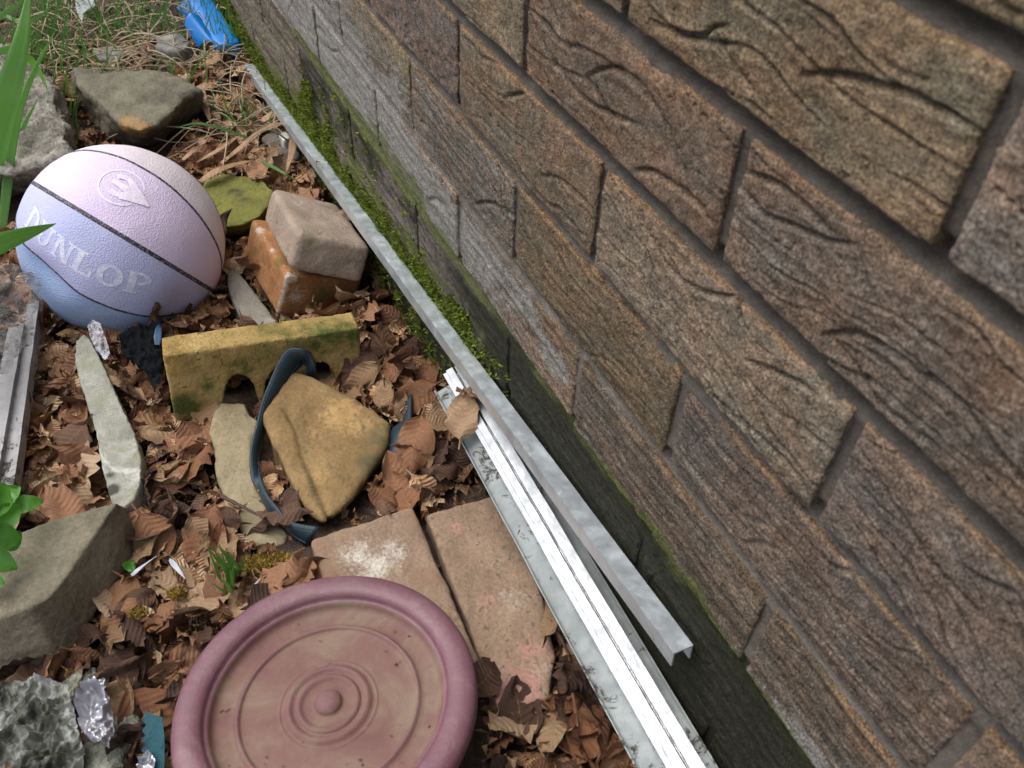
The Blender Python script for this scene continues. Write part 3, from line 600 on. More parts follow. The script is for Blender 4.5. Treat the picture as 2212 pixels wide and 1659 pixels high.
dk = stone('dark_block', (.085, .075, .05), (.185, .163, .115), (.29, .262, .195), 16, 330, .0011, lay=[((.17, .10, .06), .66, 18)], stretch=(1, .6, 1))
rock('stone_block', [(254,1085),(224,1126),(181,1186),(141,1248),(105,1293),(64,1311),(0,1335),(-120,1362),(-230,1330),(-160,1240),(-40,1185),(51,1147),(140,1116)], .085,
     [(272,1098),(297,1158),(286,1203),(267,1239),(226,1297),(187,1359),(131,1429),(0,1474),(-120,1500),(-260,1450),(-160,1300),(0,1200),(140,1140)], .030,
     dk, 'large grey brown stone block under the leafy green weed', 'stone block', .0020, ((16, .002, 3), (120, .0011, 3)), 1)
gm = stone('grey_pebble', (.10, .10, .09), (.20, .20, .185), (.32, .32, .30), 25, 250, .0015)
rock('grey_stone', [(336,75),(365,70),(398,72),(410,90),(400,108),(365,112),(335,100)], .045, None, -.01, gm, 'flat grey stone near the blue plastic scoop', 'stone', .004, ((30, .006, 3),), 4)
rock('grey_stone', [(196,104),(250,96),(272,112),(262,126),(215,126)], .035, None, -.01, gm, 'low grey stone among dry grass behind the boulder', 'stone', .004, ((30, .006, 3),), 4)
rock('grey_stone', [(563,296),(600,270),(634,292),(650,335),(632,348),(585,325)], .022, None, -.01, stone('dull_stone', (.07, .06, .05), (.15, .13, .11), (.24, .21, .18), 25, 250, .0015), 'dull brown grey stone under the dry strap leaves', 'stone', .0035, ((30, .005, 3),), 4)
rock('white_pebble', [(602,291),(612,283),(626,287),(628,298),(612,304)], .035, None, .005, stone('white_pebble', (.35, .35, .30), (.55, .55, .5), (.7, .7, .66), 40, 300, .001), 'small white pebble among dry leaves near the long channel', 'pebble', .002, ((60, .003, 2),), 4)

# ------------------------------------------------------------------ metal: long channel, tray, rails
def metal(name, col, rough=.35, stain=None, mt=.9, sc=30, th=.55):
    t = NT(name); n1 = t.noise(sc, 6, .7, .4); c_ = t.mix(t.rng(n1, .35, .7), tuple(x * .82 for x in col), tuple(min(1, x * 1.1) for x in col)); r0 = t.rng(t.noise(70, 5, .7), .3, .75, rough * .75, rough * 1.5); m_ = mt
    if stain:
        f = t.rng(t.math('ADD', t.math('MULTIPLY', t.noise(55, 8, .8, 1.2), .7), t.math('MULTIPLY', t.noise(11, 4), .35)), th, th + .06)
        c_ = t.mix(f, c_, stain); m_ = t.math('SUBTRACT', mt, t.math('MULTIPLY', f, mt)); r0 = t.mix(f, r0, (.9, .9, .9))
    return t.done(c_, r0, t.bump(t.noise(18, 4), .0012, .25), m_)
def extrude(prof, p0, p1, right, upv, thick, segs_=2):
    """sheet-metal section (list of (r,u)) swept from p0 to p1, with thickness"""
    prof = np.array(prof, float); d = np.gradient(prof, axis=0); n2 = np.stack([-d[:, 1], d[:, 0]], 1); n2 /= np.linalg.norm(n2, axis=1)[:, None]
    # mitred offset
    out = []
    for i in range(len(prof)):
        a_ = prof[i] - prof[i - 1] if i else prof[1] - prof[0]; b = prof[i + 1] - prof[i] if i < len(prof) - 1 else a_
        na = np.array([-a_[1], a_[0]]) / np.linalg.norm(a_); nb_ = np.array([-b[1], b[0]]) / np.linalg.norm(b); m_ = na + nb_; m_ /= np.linalg.norm(m_); out.append(prof[i] + m_ * thick / max(.3, m_ @ na))
    loop = np.vstack([prof, np.array(out)[::-1]]); n = len(loop); V = []
    for s_ in np.linspace(0, 1, segs_):
        p = p0 + (p1 - p0) * s_ + right * .0009 * fbm(s_ * 7, 3.3 * thick * 1e3, 1.0, 3) + upv * .0009 * fbm(s_ * 8, 9.1, 5.0, 3); V += [p + right * r0 + upv * u0 for r0, u0 in loop]
    F = [[i * n + k, i * n + (k + 1) % n, (i + 1) * n + (k + 1) % n, (i + 1) * n + k] for i in range(segs_ - 1) for k in range(n)]
    m_ = len(prof)
    for base, rev in ((0, 0), ((segs_ - 1) * n, 1)):
        for k in range(m_ - 1):
            q = [base + k, base + k + 1, base + n - 2 - k, base + n - 1 - k]; F.append(q[::-1] if rev else q)
    me = mesh('section', V, F); bm = bmesh.new(); bm.from_mesh(me); bmesh.ops.recalc_face_normals(bm, faces=bm.faces); bm.to_mesh(me); bm.free(); return me
def frame(p0, p1, rightish):
    ax_ = (p1 - p0) / np.linalg.norm(p1 - p0); r0 = np.array(rightish, float); r0 -= ax_ * (r0 @ ax_); r0 /= np.linalg.norm(r0); u0 = np.cross(r0, ax_); u0 = u0 if u0[2] > 0 else -u0; return ax_, r0, u0
f0, f1 = aty(537, 140, -.0125), aty(1476, 1405, -.0125); ax_, r0, u0 = frame(f0, f1, (0, 1, -.05))
ch = extrude([(-.0068, -.013), (-.0068, 0), (.0068, 0), (.0068, -.013)], f0, f1, r0, u0, .0012, 40)
recentre(tag(add('metal_channel', ch, metal('galvanised', (.66, .72, .76), .36, (.30, .20, .12), .7, 25, .80), smooth=False), 'long narrow galvanised U channel leaning along the mossy wall foot', 'metal channel'))
L0, L1 = at(942, 852, .100), at(1374, 1659, .115); ax_, r0, u0 = frame(L0, L1, (0, .046, .018)); wid = .0505; L1 = L1 + ax_ * .25
alu = metal('aluminium_dull', (.25, .275, .275), .6, (.05, .043, .035), .05, 22, .555)
tray = extrude([(0, .006), (0, 0), (.003, .0008), (wid - .003, .0008), (wid, 0), (wid, .004)], L0, L1, r0, u0, .0011, 30)
recentre(tag(add('aluminium_tray', tray, alu, smooth=False), 'wide pale stained aluminium tray lying at the foot of the wall', 'metal tray'))
k0 = L0 + r0 * .0285 + u0 * .012 - ax_ * .006; k1 = L1 + r0 * .0325 + u0 * .0125
RW = .0105
rail = extrude([(-RW, -.0105), (-RW, .001), (-RW * .80, .001), (-RW * .76, -.003), (-RW * .62, -.003), (-RW * .58, .0035), (-RW * .10, .0035), (-RW * .04, -.008), (RW * .26, -.008), (RW * .32, .002), (RW * .70, .002), (RW * .74, -.003), (RW * .86, -.003), (RW * .9, .0045), (RW, .0045), (RW, -.0105)], k0, k1, r0, u0, .0011, 30)
recentre(tag(add('track_rail', rail, metal('aluminium_bright', (.40, .42, .44), .42, (.12, .11, .09), .55, 30, .70), smooth=False), 'bright grooved aluminium track rail lying on the wide tray', 'metal rail'))
# window-frame pieces at the left edge
wm = metal('frame_grey', (.30, .295, .30), .5, (.05, .042, .03), .2, 40, .56)
for (pa, pb, wd, lab) in (((73, 745, .045), (31, 1052, .05), .012, 'thin grey metal strip with a dirty groove at left'), ((36, 800, .05), (-8, 1052, .055), .016, 'wider grey metal strip half under the clear plastic')):
    p0, p1 = at(*pa), at(*pb); ax2, rr, uu = frame(p0, p1, (0, 1, 0)); p0 = p0 - ax2 * .08
    p0 = p0 - rr * wd / 2; p1 = p1 - rr * wd / 2
    st_ = extrude([(-wd / 2, -.01), (-wd / 2, 0), (wd / 2 - .003, 0), (wd / 2 - .003, .003), (wd / 2, .003), (wd / 2, -.012)], p0, p1, rr, uu, .0011, 20)
    recentre(tag(add('metal_strip', st_, wm, smooth=False), lab, 'metal strip'))

# ------------------------------------------------------------------ saucer
SR = .115; SC = np.array([.1820, -.2365, .1135]); sn = np.array([-.1165, -.016, .993]); sn /= np.linalg.norm(sn)
PR = [(0, -.0105), (.03, -.0106), (.06, -.0115), (.085, -.0135), (.095, -.0165), (.13, -.0168), (.165, -.0166), (.18, -.0152), (.195, -.0145), (.21, -.0152), (.22, -.0168), (.235, -.0162), (.25, -.0148), (.265, -.0145), (.28, -.0155), (.295, -.0172), (.31, -.0176), (.322, -.0170), (.334, -.0178), (.36, -.0178), (.45, -.0182), (.50, -.0182), (.56, -.0182), (.575, -.0178), (.585, -.0160), (.60, -.0154), (.612, -.0165), (.625, -.0180), (.68, -.0180), (.735, -.0172), (.755, -.0150), (.765, -.0120), (.775, -.0106), (.79, -.0100), (.797, -.0088), (.805, -.0062), (.825, -.0044), (.855, -.0033), (.89, -.0028), (.925, -.0030), (.955, -.0040), (.985, -.0066), (1.0, -.012), (.998, -.016), (.985, -.018), (.97, -.016), (.955, -.0125), (.90, -.010), (.83, -.0125), (.805, -.019), (.79, -.026), (.75, -.0275), (.3, -.0275), (0, -.0275)]
PR = np.array(PR); PRs = []
for i in range(len(PR) - 1):
    PRs += [PR[i] + (PR[i + 1] - PR[i]) * u for u in (0, .5)]
PRs.append(PR[-1]); PRs = np.array(PRs)
a1 = np.cross(sn, [0, 0, 1.]); a1 /= np.linalg.norm(a1); a2 = np.cross(sn, a1)
NS = 192; th = np.arange(NS) * 2 * math.pi / NS; V = []
for r0_, h0_ in PRs:
    emb = .0018 * sstep(.2, .8, np.cos(th * 44))[:, None] * (max(0, 1 - ((r0_ - .675) / .045)**2)) * np.clip(fbm(np.cos(th) * 9, np.sin(th) * 9, r0_ * 20, 3) * 2.5, 0, 1)[:, None] * sn if h0_ > -.0185 else 0
    V.append(emb + SC + (np.outer(np.cos(th), a1) + np.outer(np.sin(th), a2)) * (max(r0_, 1e-4) * SR) + sn * h0_ * 1.0)
n_ = len(PRs); F = [[i * NS + k, (i + 1) * NS + k, (i + 1) * NS + (k + 1) % NS, i * NS + (k + 1) % NS] for i in range(n_ - 1) for k in range(NS)]
me = mesh('saucer', np.vstack(V), F); bm = bmesh.new(); bm.from_mesh(me); bmesh.ops.recalc_face_normals(bm, faces=bm.faces); bm.to_mesh(me); bm.free()
rr = np.repeat(PRs[:, 0], NS); hh = np.repeat(PRs[:, 1], NS); tt = np.tile(th, n_); topside = np.repeat(np.arange(n_) < 2 * 39, NS)
nn = fbm(rr * np.cos(tt) * 3, rr * np.sin(tt) * 3, 1.0, 4); n2 = fbm(rr * 6, tt * 14 / 2 * 2, 3.0, 3)
dirt = topside * (sstep(.80, .74, rr) * (.74 + .5 * nn) + .35 * sstep(.62, .70, rr) * sstep(.79, .75, rr)); raised = np.zeros_like(rr)
for c0_, w0_ in ((.60, .016), (.257, .018), (.195, .015), (.04, .05), (.785, .016)): raised = np.maximum(raised, np.exp(-((rr - c0_) / w0_)**2))
dirt = np.clip(dirt * (1 - .6 * raised) + .16 * topside, 0, 1); marks = topside * np.exp(-((rr - .68) / .05)**2) * sstep(.1, .35, n2)
vcol(me, 'grime', np.stack([dirt, np.clip(marks, 0, 1), rr], 1))
t = NT('plum_plastic'); g3 = t.sep(t.attr('grime')); pc = t.mix(t.noise(14, 5, .6), (.125, .050, .068), (.180, .083, .106))
pc = t.mix(t.rng(t.noise(500, 3, .7), .5, .8, 0, .25), pc, (.33, .22, .25)); pc = t.mix(t.rng(t.noise(26, 7, .75, .8), .45, .75, 0, .55), pc, (.27, .17, .165))
dn = t.rng(t.math('ADD', g3[0], t.math('MULTIPLY', t.math('SUBTRACT', t.noise(35, 7, .75, .5), .5), .9)), .12, .85)
pc = t.mix(t.math('MULTIPLY', dn, .85), pc, t.ramp(t.noise(16, 6, .7, .6), [(.35, (.145, .066, .056)), (.50, (.175, .100, .074)), (.63, (.205, .150, .10))]))
pc = t.mix(t.math('MULTIPLY', g3[1], .6), pc, (.13, .075, .065))
sm = t.done(pc, t.rng(g3[0], .1, .6, .42, .75), t.bump(t.noise(220, 4, .6), .0007, .6), spec=.4)
o = recentre(tag(add('plant_saucer', me, sm), 'round plum coloured plastic plant saucer with concentric rings and dirt', 'plant saucer'))
FOOT.append((np.array([SC[:2] + SR * .97 * np.array([math.cos(q), math.sin(q)]) for q in np.linspace(0, 2 * math.pi, 24)[:-1]]), .08))

# ------------------------------------------------------------------ rubber strap
def ribbon(A, B, thick, n=60):
    A, B = spline(A, n), spline(B, n); ctr = (A + B) / 2; T = np.gradient(ctr, axis=0); W_ = B - A; N = np.cross(T, W_); N /= np.linalg.norm(N, axis=1)[:, None] + 1e-9
    V = np.vstack([np.stack([A, A * .5 + B * .5 + N * thick * .3, B, B - N * thick, A * .5 + B * .5 - N * thick * .7, A - N * thick], 1).reshape(-1, 3)]); k = 6
    F = [[i * k + q, i * k + (q + 1) % k, (i + 1) * k + (q + 1) % k, (i + 1) * k + q] for i in range(n - 1) for q in range(k)] + [list(range(k))[::-1], list(range((n - 1) * k, n * k))]
    me = mesh('ribbon', V, F); bm = bmesh.new(); bm.from_mesh(me); bmesh.ops.recalc_face_normals(bm, faces=bm.faces); bm.to_mesh(me); bm.free(); return me, A, B
t = NT('teal_rubber'); strapm = t.done(t.mix(t.noise(60, 5, .7), (.007, .019, .029), (.018, .042, .058)), .5, t.bump(t.noise(700, 3), .0006, .6))
# upper edge / lower edge of the band as it stands round the stone (pixel x, y, height)
UP = [(687,830,.02),(683,800,.055),(672,768,.075),(655,757,.085),(622,757,.085),(599,792,.076),(581,833,.068),(566,875,.062),(557,918,.058),(548,952,.054),(543,985,.050),(545,1029,.045),(556,1059,.040),(575,1097,.042),(605,1133,.041),(635,1161,.040),(658,1180,.038)]
LO = [(668,834,.02),(664,812,.045),(660,792,.055),(653,781,.062),(645,783,.064),(627,805,.060),(608,839,.055),(591,872,.050),(579,903,.046),(567,942,.043),(560,972,.040),(557,1005,.040),(561,1036,.042),(573,1071,.052),(599,1106,.056),(625,1128,.058),(690,1140,.056)]
LO = [tuple(u + (v - u) * 1.28 for u, v in zip(p_, q_)) if 2 < i_ < 15 else q_ for i_, (p_, q_) in enumerate(zip(UP, LO))]
me, A, B = ribbon([at(*q) for q in UP], [at(*q) for q in LO], .0022, 90)
strap = empty('rubber_strap', np.array([*A[40][:2], 0]), 'dark teal rubber strap looped around the brown sandstone', 'strap'); add('strap_band', me, strapm, strap)
me, A2, B2 = ribbon([at(*q) for q in [(891,848,.05),(890,880,.056),(889,915,.060),(880,945,.060),(868,975,.056),(838,1013,.045)]], [at(*q) for q in [(880,848,.045),(877,885,.05),(872,910,.052),(848,930,.05),(832,965,.045),(818,1010,.035)]], .0022, 40); add('strap_band', me, strapm, strap)
mb = MB()
for E1, E2 in ((A, B), (A2, B2)):
    for u in (.14, .86): P_ = E1 * (1 - u) + E2 * u; mb.put(*tube(P_, .00045, 5))
add('piping', mb.me('piping'), plain('piping', (.035, .075, .10), .5), strap)

# ------------------------------------------------------------------ dead leaves
def leaf_geo(seed, nr=13, nc=9):
    r = np.random.default_rng(seed); L = 1.0; wd = r.uniform(.27, .36); cup = r.normal(.2, .9); bend = r.normal(.1, .95); tw = r.uniform(-1.0, 1.0); fold = r.uniform(.0, .9); ph0, ph1 = r.uniform(0, 6.28, 2); crum = r.uniform(.015, .055)
    if seed % 2: cup *= .35; bend *= .35; tw *= .4; fold *= .4; wd *= r.uniform(.75, 1.1)
    V, U = [], []
    for i in range(nr):
        tq = i / (nr - 1); hw_ = wd * (math.sin(math.pi * min(1, tq**.85 * .985 + .012)))**.8
        for k in range(nc):
            s_ = 2 * k / (nc - 1) - 1; x = hw_ * s_; ang = cup * s_ * (.5 + .5 * tq) + fold * abs(s_)
            xx = hw_ * (math.sin(ang) / ang if abs(ang) > 1e-3 else 1) * s_; zz = hw_ * abs(s_) * math.sin(ang * .6 * np.sign(s_)) * np.sign(cup) if True else 0
            zz += .009 * math.sin(26 * (tq - .16 * abs(s_)) + seed) * min(1, 3 * abs(s_)) + .05 * r.normal() * (abs(s_) > .9) + crum * (math.sin(5.1 * tq + 2.3 * s_ + ph0) + .7 * math.sin(8.3 * tq - 4.1 * s_ + ph1) + .22 * r.normal()); xw = .02 * math.sin(9 * tq + ph1)
            a_ = bend * tq; yy = tq * (math.sin(a_) / a_ if abs(a_) > 1e-3 else 1); zb = tq * math.sin(a_ / 2) * np.sign(bend) * abs(math.sin(a_ / 2)) * 1.0 + .0
            q = tw * tq; V.append((xx * math.cos(q) - zz * math.sin(q), yy, zz * math.cos(q) + xx * math.sin(q) + zb)); U.append((s_ * .5 + .5, tq))
    p0_ = np.array(V[:nc]).mean(0); V = [tuple(p0_ + np.array([(.012 if k > nc // 2 else -.012) * (k != nc // 2), -.22, .05])) for k in range(nc)] + V; U = [(.5, 0)] * nc + U; nr += 1
    V = np.array(V); V[:, 1] -= .5; V[:, 2] -= V[:, 2].mean(); F = grid_faces(nr, nc)
    # ragged: some leaves lose a corner
    return V, F, np.array(U)
NVAR = 28; LG = [leaf_geo(100 + k) for k in range(NVAR)]
def leaf_mat(name, stops, wet):
    t = NT(name); uv = t.n('ShaderNodeUVMap').outputs[0]; sx = t.n('ShaderNodeSeparateXYZ'); t.l(uv, sx.inputs[0])
    g = t.n('ShaderNodeNewGeometry'); oi = t.n('ShaderNodeObjectInfo'); rnd = t.math('FRACT', t.math('ADD', g.outputs['Random Per Island'], oi.outputs['Random']))
    n1 = t.noise(90, 5, .7, .3); n2 = t.noise(500, 3, .7)
    rnd = t.math('POWER', rnd, 1.25); n3 = t.noise(34, 4, .6, .5); f = t.math('ADD', t.math('MULTIPLY', rnd, .66), t.math('ADD', t.math('MULTIPLY', t.math('SUBTRACT', n1, .5), .75), t.math('ADD', t.math('MULTIPLY', t.math('SUBTRACT', n2, .5), .35), t.math('MULTIPLY', t.math('SUBTRACT', n3, .5), .8)))); f = t.math('ADD', f, .20)
    col = t.ramp(f, stops)
    d = t.math('ABSOLUTE', t.math('SUBTRACT', sx.outputs[0], .5)); ph = t.math('SUBTRACT', t.math('MULTIPLY', sx.outputs[1], 62), t.math('MULTIPLY', d, 20)); sv = t.math('SINE', ph)
    col = t.mix(t.rng(sv, .5, 1.0, 0, .15), col, t.mix(.5, col, (.10, .045, .022))); col = t.mix(t.rng(d, .0, .035, .5, 0), col, t.mix(.5, col, (.40, .26, .14)))
    h = t.math('ADD', t.math('MULTIPLY', sv, .22), n1)
    t.p.inputs['Subsurface Weight'].default_value = 0
    return t.done(col, t.rng(n1, .3, .7, wet, wet + .25), t.bump(h, .0022, .9), spec=.45)
LM = leaf_mat('dead_leaf', [(.0, (.035, .019, .012)), (.18, (.10, .050, .028)), (.36, (.20, .096, .046)), (.54, (.32, .16, .074)), (.72, (.43, .265, .14)), (.92, (.56, .41, .26))], .42)
LDK = leaf_mat('dead_leaf_dark', [(.0, (.035, .018, .012)), (.5, (.11, .056, .035)), (.9, (.20, .11, .065))], .36)
LRED = leaf_mat('dead_leaf_copper', [(.0, (.14, .056, .024)), (.5, (.28, .125, .058)), (.9, (.42, .23, .125))], .40)
LTAN = leaf_mat('dead_leaf_tan', [(.0, (.24, .135, .068)), (.5, (.38, .24, .13)), (.9, (.54, .39, .25))], .5)
def leaf_me(name, k, mat):
    V, F, U = LG[k]; me = mesh(name, V, F); uvl = me.uv_layers.new(name='UVMap'); li = np.empty(len(me.loops), int); me.loops.foreach_get('vertex_index', li); uvl.data.foreach_set('uv', U[li].ravel()); me.materials.append(mat)
    me.polygons.foreach_set('use_smooth', np.ones(len(me.polygons), bool)); return me
def inpoly(p, poly):
    x, y = p; c_ = False; n = len(poly)
    for i in range(n):
        x1, y1 = poly[i]; x2, y2 = poly[i - 1]
        if (y1 > y) != (y2 > y) and x < (x2 - x1) * (y - y1) / (y2 - y1) + x1: c_ = not c_
    return c_
def free(p, marg=.0):
    for poly, z in FOOT:
        if abs(p[0] - poly[:, 0].mean()) > .25 or abs(p[1] - poly[:, 1].mean()) > .25: continue
        c0 = poly.mean(0); q = np.array(p) - c0; ln = np.linalg.norm(q) + 1e-9; q = c0 + q / ln * max(0, ln - marg)
        if inpoly(q, poly): return False
    d = (np.array(p) - BC[:2]); return d @ d > .098**2
for q in ([(515,1245),(555,1200),(640,1186),(660,1232),(590,1262)], [(815,1015),(842,940),(872,915),(895,920),(860,985)], [(368,1275),(392,1268),(402,1295),(380,1300)], [(540,930),(585,860),(610,850),(570,960),(566,1040),(600,1098),(640,1122),(700,1132),(692,1155),(655,1192),(610,1172),(570,1115),(540,1040)]): foot([at(*p_, .05) for p_ in q])
LV = []
tries = 0
while len(LV) < 7000 and tries < 150000:
    tries += 1
    x = rng.uniform(-1.25, .62); y = rng.uniform(-.86, .01)
    if x < -.85 and rng.random() < .6: continue
    if y < -.5 and rng.random() < .5: continue
    if y > -.06 and -.02 < x < .16 and rng.random() < .8: continue
    sc = float(np.clip(rng.normal(.036, .015), .012, .066)); lay_ = rng.random()
    if not free((x, y), .30 * sc): continue
    z = float(gh(x, y)) + .005 + .015 * lay_ + .004 * sc / .04 + .016 * math.exp(-((y + .06) / .05)**2) * (x < -.05) * (x > -.5)
    dd = np.linalg.norm(np.array([x, y]) - BC[:2]); z += .012 * math.exp(-((dd - .13) / .03)**2)
    p = prj([x, y, z]); inf = -40 < p[0] < 2250 and -40 < p[1] < 1700
    dist = np.linalg.norm(np.array([x, y, z]) - CAM_C)
    til = .22 + .38 * lay_; rot = Euler((rng.normal(0, til), rng.normal(0, til), rng.uniform(0, 6.28)))
    if rng.random() < .35: rot.x += math.pi
    LV.append([x, y, z, sc, rot, int(rng.integers(NVAR)), (sc / dist) * (.55 + lay_) if inf else -1])
order = sorted(range(len(LV)), key=lambda i: -LV[i][6]); ind = set(order[:280])
KINDS = [('dead_leaf', LDK, 'dark brown damp beech leaf lying in the leaf litter', 'dark damp leaves in the litter'),
         ('dead_leaf', LRED, 'copper brown curled beech leaf lying in the leaf litter', 'copper brown leaves in the litter'),
         ('dead_leaf', LTAN, 'pale tan dry beech leaf lying in the leaf litter', 'pale tan leaves in the litter')]
proto = {}
mb = MB(); UVS = []
for i, (x, y, z, sc, rot, k, scr) in enumerate(LV):
    if i in ind:
        kd = int(np.searchsorted([.36, .76], rng.random())); nm, mt_, lab, grp = KINDS[kd]
        if (kd, k) not in proto: proto[(kd, k)] = leaf_me('dead_leaf', k, mt_)
        o = bpy.data.objects.new(nm, proto[(kd, k)]); COL.objects.link(o); o.location = (x, y, z + .005); o.rotation_euler = rot; o.scale = (sc, sc, sc); tag(o, lab, 'leaf', grp)
    else:
        V, F, U = LG[k]; Mx = np.array(rot.to_matrix()); mb.put((V * sc) @ Mx.T + np.array([x, y, z]), F); UVS.append(U)
me = mb.me('leaf_litter'); U = np.vstack(UVS); uvl = me.uv_layers.new(name='UVMap'); li = np.empty(len(me.loops), int); me.loops.foreach_get('vertex_index', li); uvl.data.foreach_set('uv', U[li].ravel())
tag(add('leaf_litter', me, LM), 'thick layer of brown dead beech leaves covering the soil', 'leaf litter', kind='stuff')
# crumbs: broken leaf bits, bud scales
mb = MB()
for i in range(14000):
    x = rng.uniform(-1.5, .5); y = rng.uniform(-.7, .0)
    if not free((x, y), .002): continue
    z = float(gh(x, y)) + rng.uniform(.006, .028); s_ = rng.uniform(.003, .011); rt_ = np.array(Euler((rng.normal(0, .7), rng.normal(0, .7), rng.uniform(0, 6.28))).to_matrix())
    m_ = int(rng.integers(3, 6)); ang = np.sort(rng.uniform(0, 6.28, m_)); P = np.stack([np.cos(ang) * s_ * rng.uniform(.4, 1, m_), np.sin(ang) * s_ * .6, rng.normal(0, s_ * .2, m_)], 1)
    mb.put(P @ rt_.T + [x, y, z], [list(range(m_))])
for i in range(46):
    q = rng.uniform(0, 6.28); rr_ = rng.choice([.3, .5, .55, .63, .70, .74, .76]) * SR * rng.uniform(.9, 1.02); p = SC + rr_ * (math.cos(q) * a1 + math.sin(q) * a2) - sn * .0172; s_ = rng.uniform(.0006, .0022); ang = np.sort(rng.uniform(0, 6.28, 4)); mb.put([p + s_ * (math.cos(u) * a1 + .5 * math.sin(u) * a2) + sn * rng.uniform(0, .001) for u in ang], [[0, 1, 2, 3]])
me = mb.me('leaf_crumbs'); me.uv_layers.new(name='UVMap'); tag(add('leaf_crumbs', me, LM, smooth=False), 'crumbs of broken leaves scattered through the litter', 'leaf crumbs', kind='stuff')
def special(px, py, z, sc, rz, k, mat, label, tilt=(0, 0)):
    o = bpy.data.objects.new('dead_leaf', leaf_me('dead_leaf', k, mat)); COL.objects.link(o); o.location = Vector(at(px, py, z)); o.scale = (sc, sc, sc); o.rotation_euler = (tilt[0], tilt[1], rz); tag(o, label, 'leaf')
special(1000, 893, .128, .056, 1.0, 3, LTAN, 'large ribbed tan leaf draped over the end of the rail', (.25, -.3))
special(1022, 850, .135, .044, 2.2, 6, LRED, 'brown leaf tucked between the rail end and the long channel', (-.3, .3))
special(133, 1090, .05, .062, 2.0, 9, LRED, 'glossy copper leaf against the large stone block', (.1, .25))
special(478, 1162, .045, .046, 1.3, 2, LRED, 'rounded copper leaf just below the beige sandstone', (.1, -.1))
special(872, 775, .045, .045, .4, 11, LRED, 'cupped copper leaf standing up beside the yellow edging block', (.9, .2))
special(556, 362, .05, .050, 1.2, 5, LRED, 'flat pinkish brown leaf above the mossy stone', (.1, .1))
special(1062, 1450, .084, .045, .3, 8, LDK, 'dark torn leaf lying across the pink end of the paving brick', (.0, .1))
special(1120, 1530, .070, .055, 1.3, 4, LDK, 'dark curled leaf under the lower end of the paving brick', (.2, .0))
special(1190, 1330, .086, .045, .9, 13, LTAN, 'long tan leaf squeezed between paving brick and tray', (.0, -.4))
special(240, 1525, .05, .05, .9, 1, LTAN, 'pale folded leaf between stone block and saucer', (.2, .3))
special(870, 880, .05, .04, 1.2, 7, LTAN, 'pale leaf resting on the right end of the strap', (.3, .2))
special(745, 560, .09, .04, .2, 10, LRED, 'bright copper leaf on the grey pink brick by the channel', (.2, .2)) if False else None
special(740, 470, .075, .035, .6, 10, LTAN, 'orange tan leaf caught behind the grey pink brick', (.2, .2))

for px_, py_, z_, sc_, rz_, lab_ in ((1130,1141,.112,.012,.4,'small orange leaf scrap on the left side of the tray'), (1483,1632,.128,.012,1.9,'small orange leaf scrap at the bottom of the rail'), (687,351,.097,.009,2.2,'tiny orange leaf scrap on the long channel')): special(px_, py_, z_, sc_, rz_, 5, LRED, lab_)
# ------------------------------------------------------------------ dry strap leaves, twigs
def blade(P, wd, n=24, vfold=.25, flat=None, twist=0.0):
    P = spline(P, n); T = np.gradient(P, axis=0); T /= np.linalg.norm(T, axis=1)[:, None]; V = []
    for i, (p, t_) in enumerate(zip(P, T)):
        u = i / (n - 1); up = flat if flat is not None else CAM_C - p; up = up / np.linalg.norm(up); s_ = np.cross(t_, up); s_ /= np.linalg.norm(s_) + 1e-9; nn_ = np.cross(s_, t_)
        q = twist * (u - .5); s_, nn_ = s_ * math.cos(q) + nn_ * math.sin(q), nn_ * math.cos(q) - s_ * math.sin(q)
        w_ = wd * (1 - u**2.2) * min(1, .55 + 2 * u) / 2 + .0003
        V += [p - s_ * w_, p - s_ * w_ * .5 + nn_ * w_ * vfold * .6, p + nn_ * w_ * -vfold * .2, p + s_ * w_ * .5 + nn_ * w_ * vfold * .6, p + s_ * w_]
    return V, grid_faces(n, 5)
t = NT('dry_strap'); st_ = t.noise(60, 4, .6, co=t.scaled((1, 1, 1))); drym = t.done(t.ramp(t.math('ADD', t.math('MULTIPLY', t.noise(35, 4), .5), t.math('MULTIPLY', t.noise(420, 3, .8), .5)), [(.34, (.12, .062, .03)), (.5, (.28, .165, .085)), (.66, (.42, .28, .155))]), .65, t.bump(t.noise(420, 3), .0015))
for P, wd in ([[(478,352,.03),(520,318,.05),(560,285,.065),(600,267,.07),(632,276,.055),(640,292,.045)], .013], [[(425,350,.03),(478,320,.045),(512,296,.05),(545,278,.05)], .009], [[(432,392,.05),(470,368,.055),(520,352,.05),(560,345,.04)], .016], [[(634,290,.055),(630,330,.045),(618,372,.035)], .013], [[(430,185,.03),(444,230,.035),(456,268,.03)], .014], [[(566,262,.04),(590,243,.045),(604,222,.045)], .017], [[(395,345,.04),(420,325,.045),(440,330,.04)], .01]):
    V, F = blade([at(*q) for q in P], wd, 26, .5, np.array([0, -.2, 1.]))
    recentre(tag(add('dry_leaf_blade', mesh('dry_leaf_blade', V, F), drym), 'dry brown strap leaf lying curled among the dead leaves behind the basketball', 'dry leaf', 'dry strap leaves behind the ball'))
twm = plain('twig', (.075, .045, .03), .8, bump=.001)
for P, r0_, lab in ([[(478,1072,.05),(530,1098,.052),(585,1128,.05)], .0022, 'thin brown twig lying across the beige sandstone'], [[(455,1262,.04),(480,1295,.042),(508,1330,.04)], .0026, 'dark twig pointing at the plum saucer'], [[(1190,1340,.085),(1222,1400,.080),(1238,1445,.07)], .0018, 'dark curved leaf stalk beside the tray']):
    recentre(tag(add('twig', mesh('twig', *tube(spline([at(*q) for q in P], 16), r0_ * np.linspace(1.0, .35, 16) * (1 + .15 * np.sin(np.arange(16) * 2.1)), 7)), twm), lab, 'twig'))
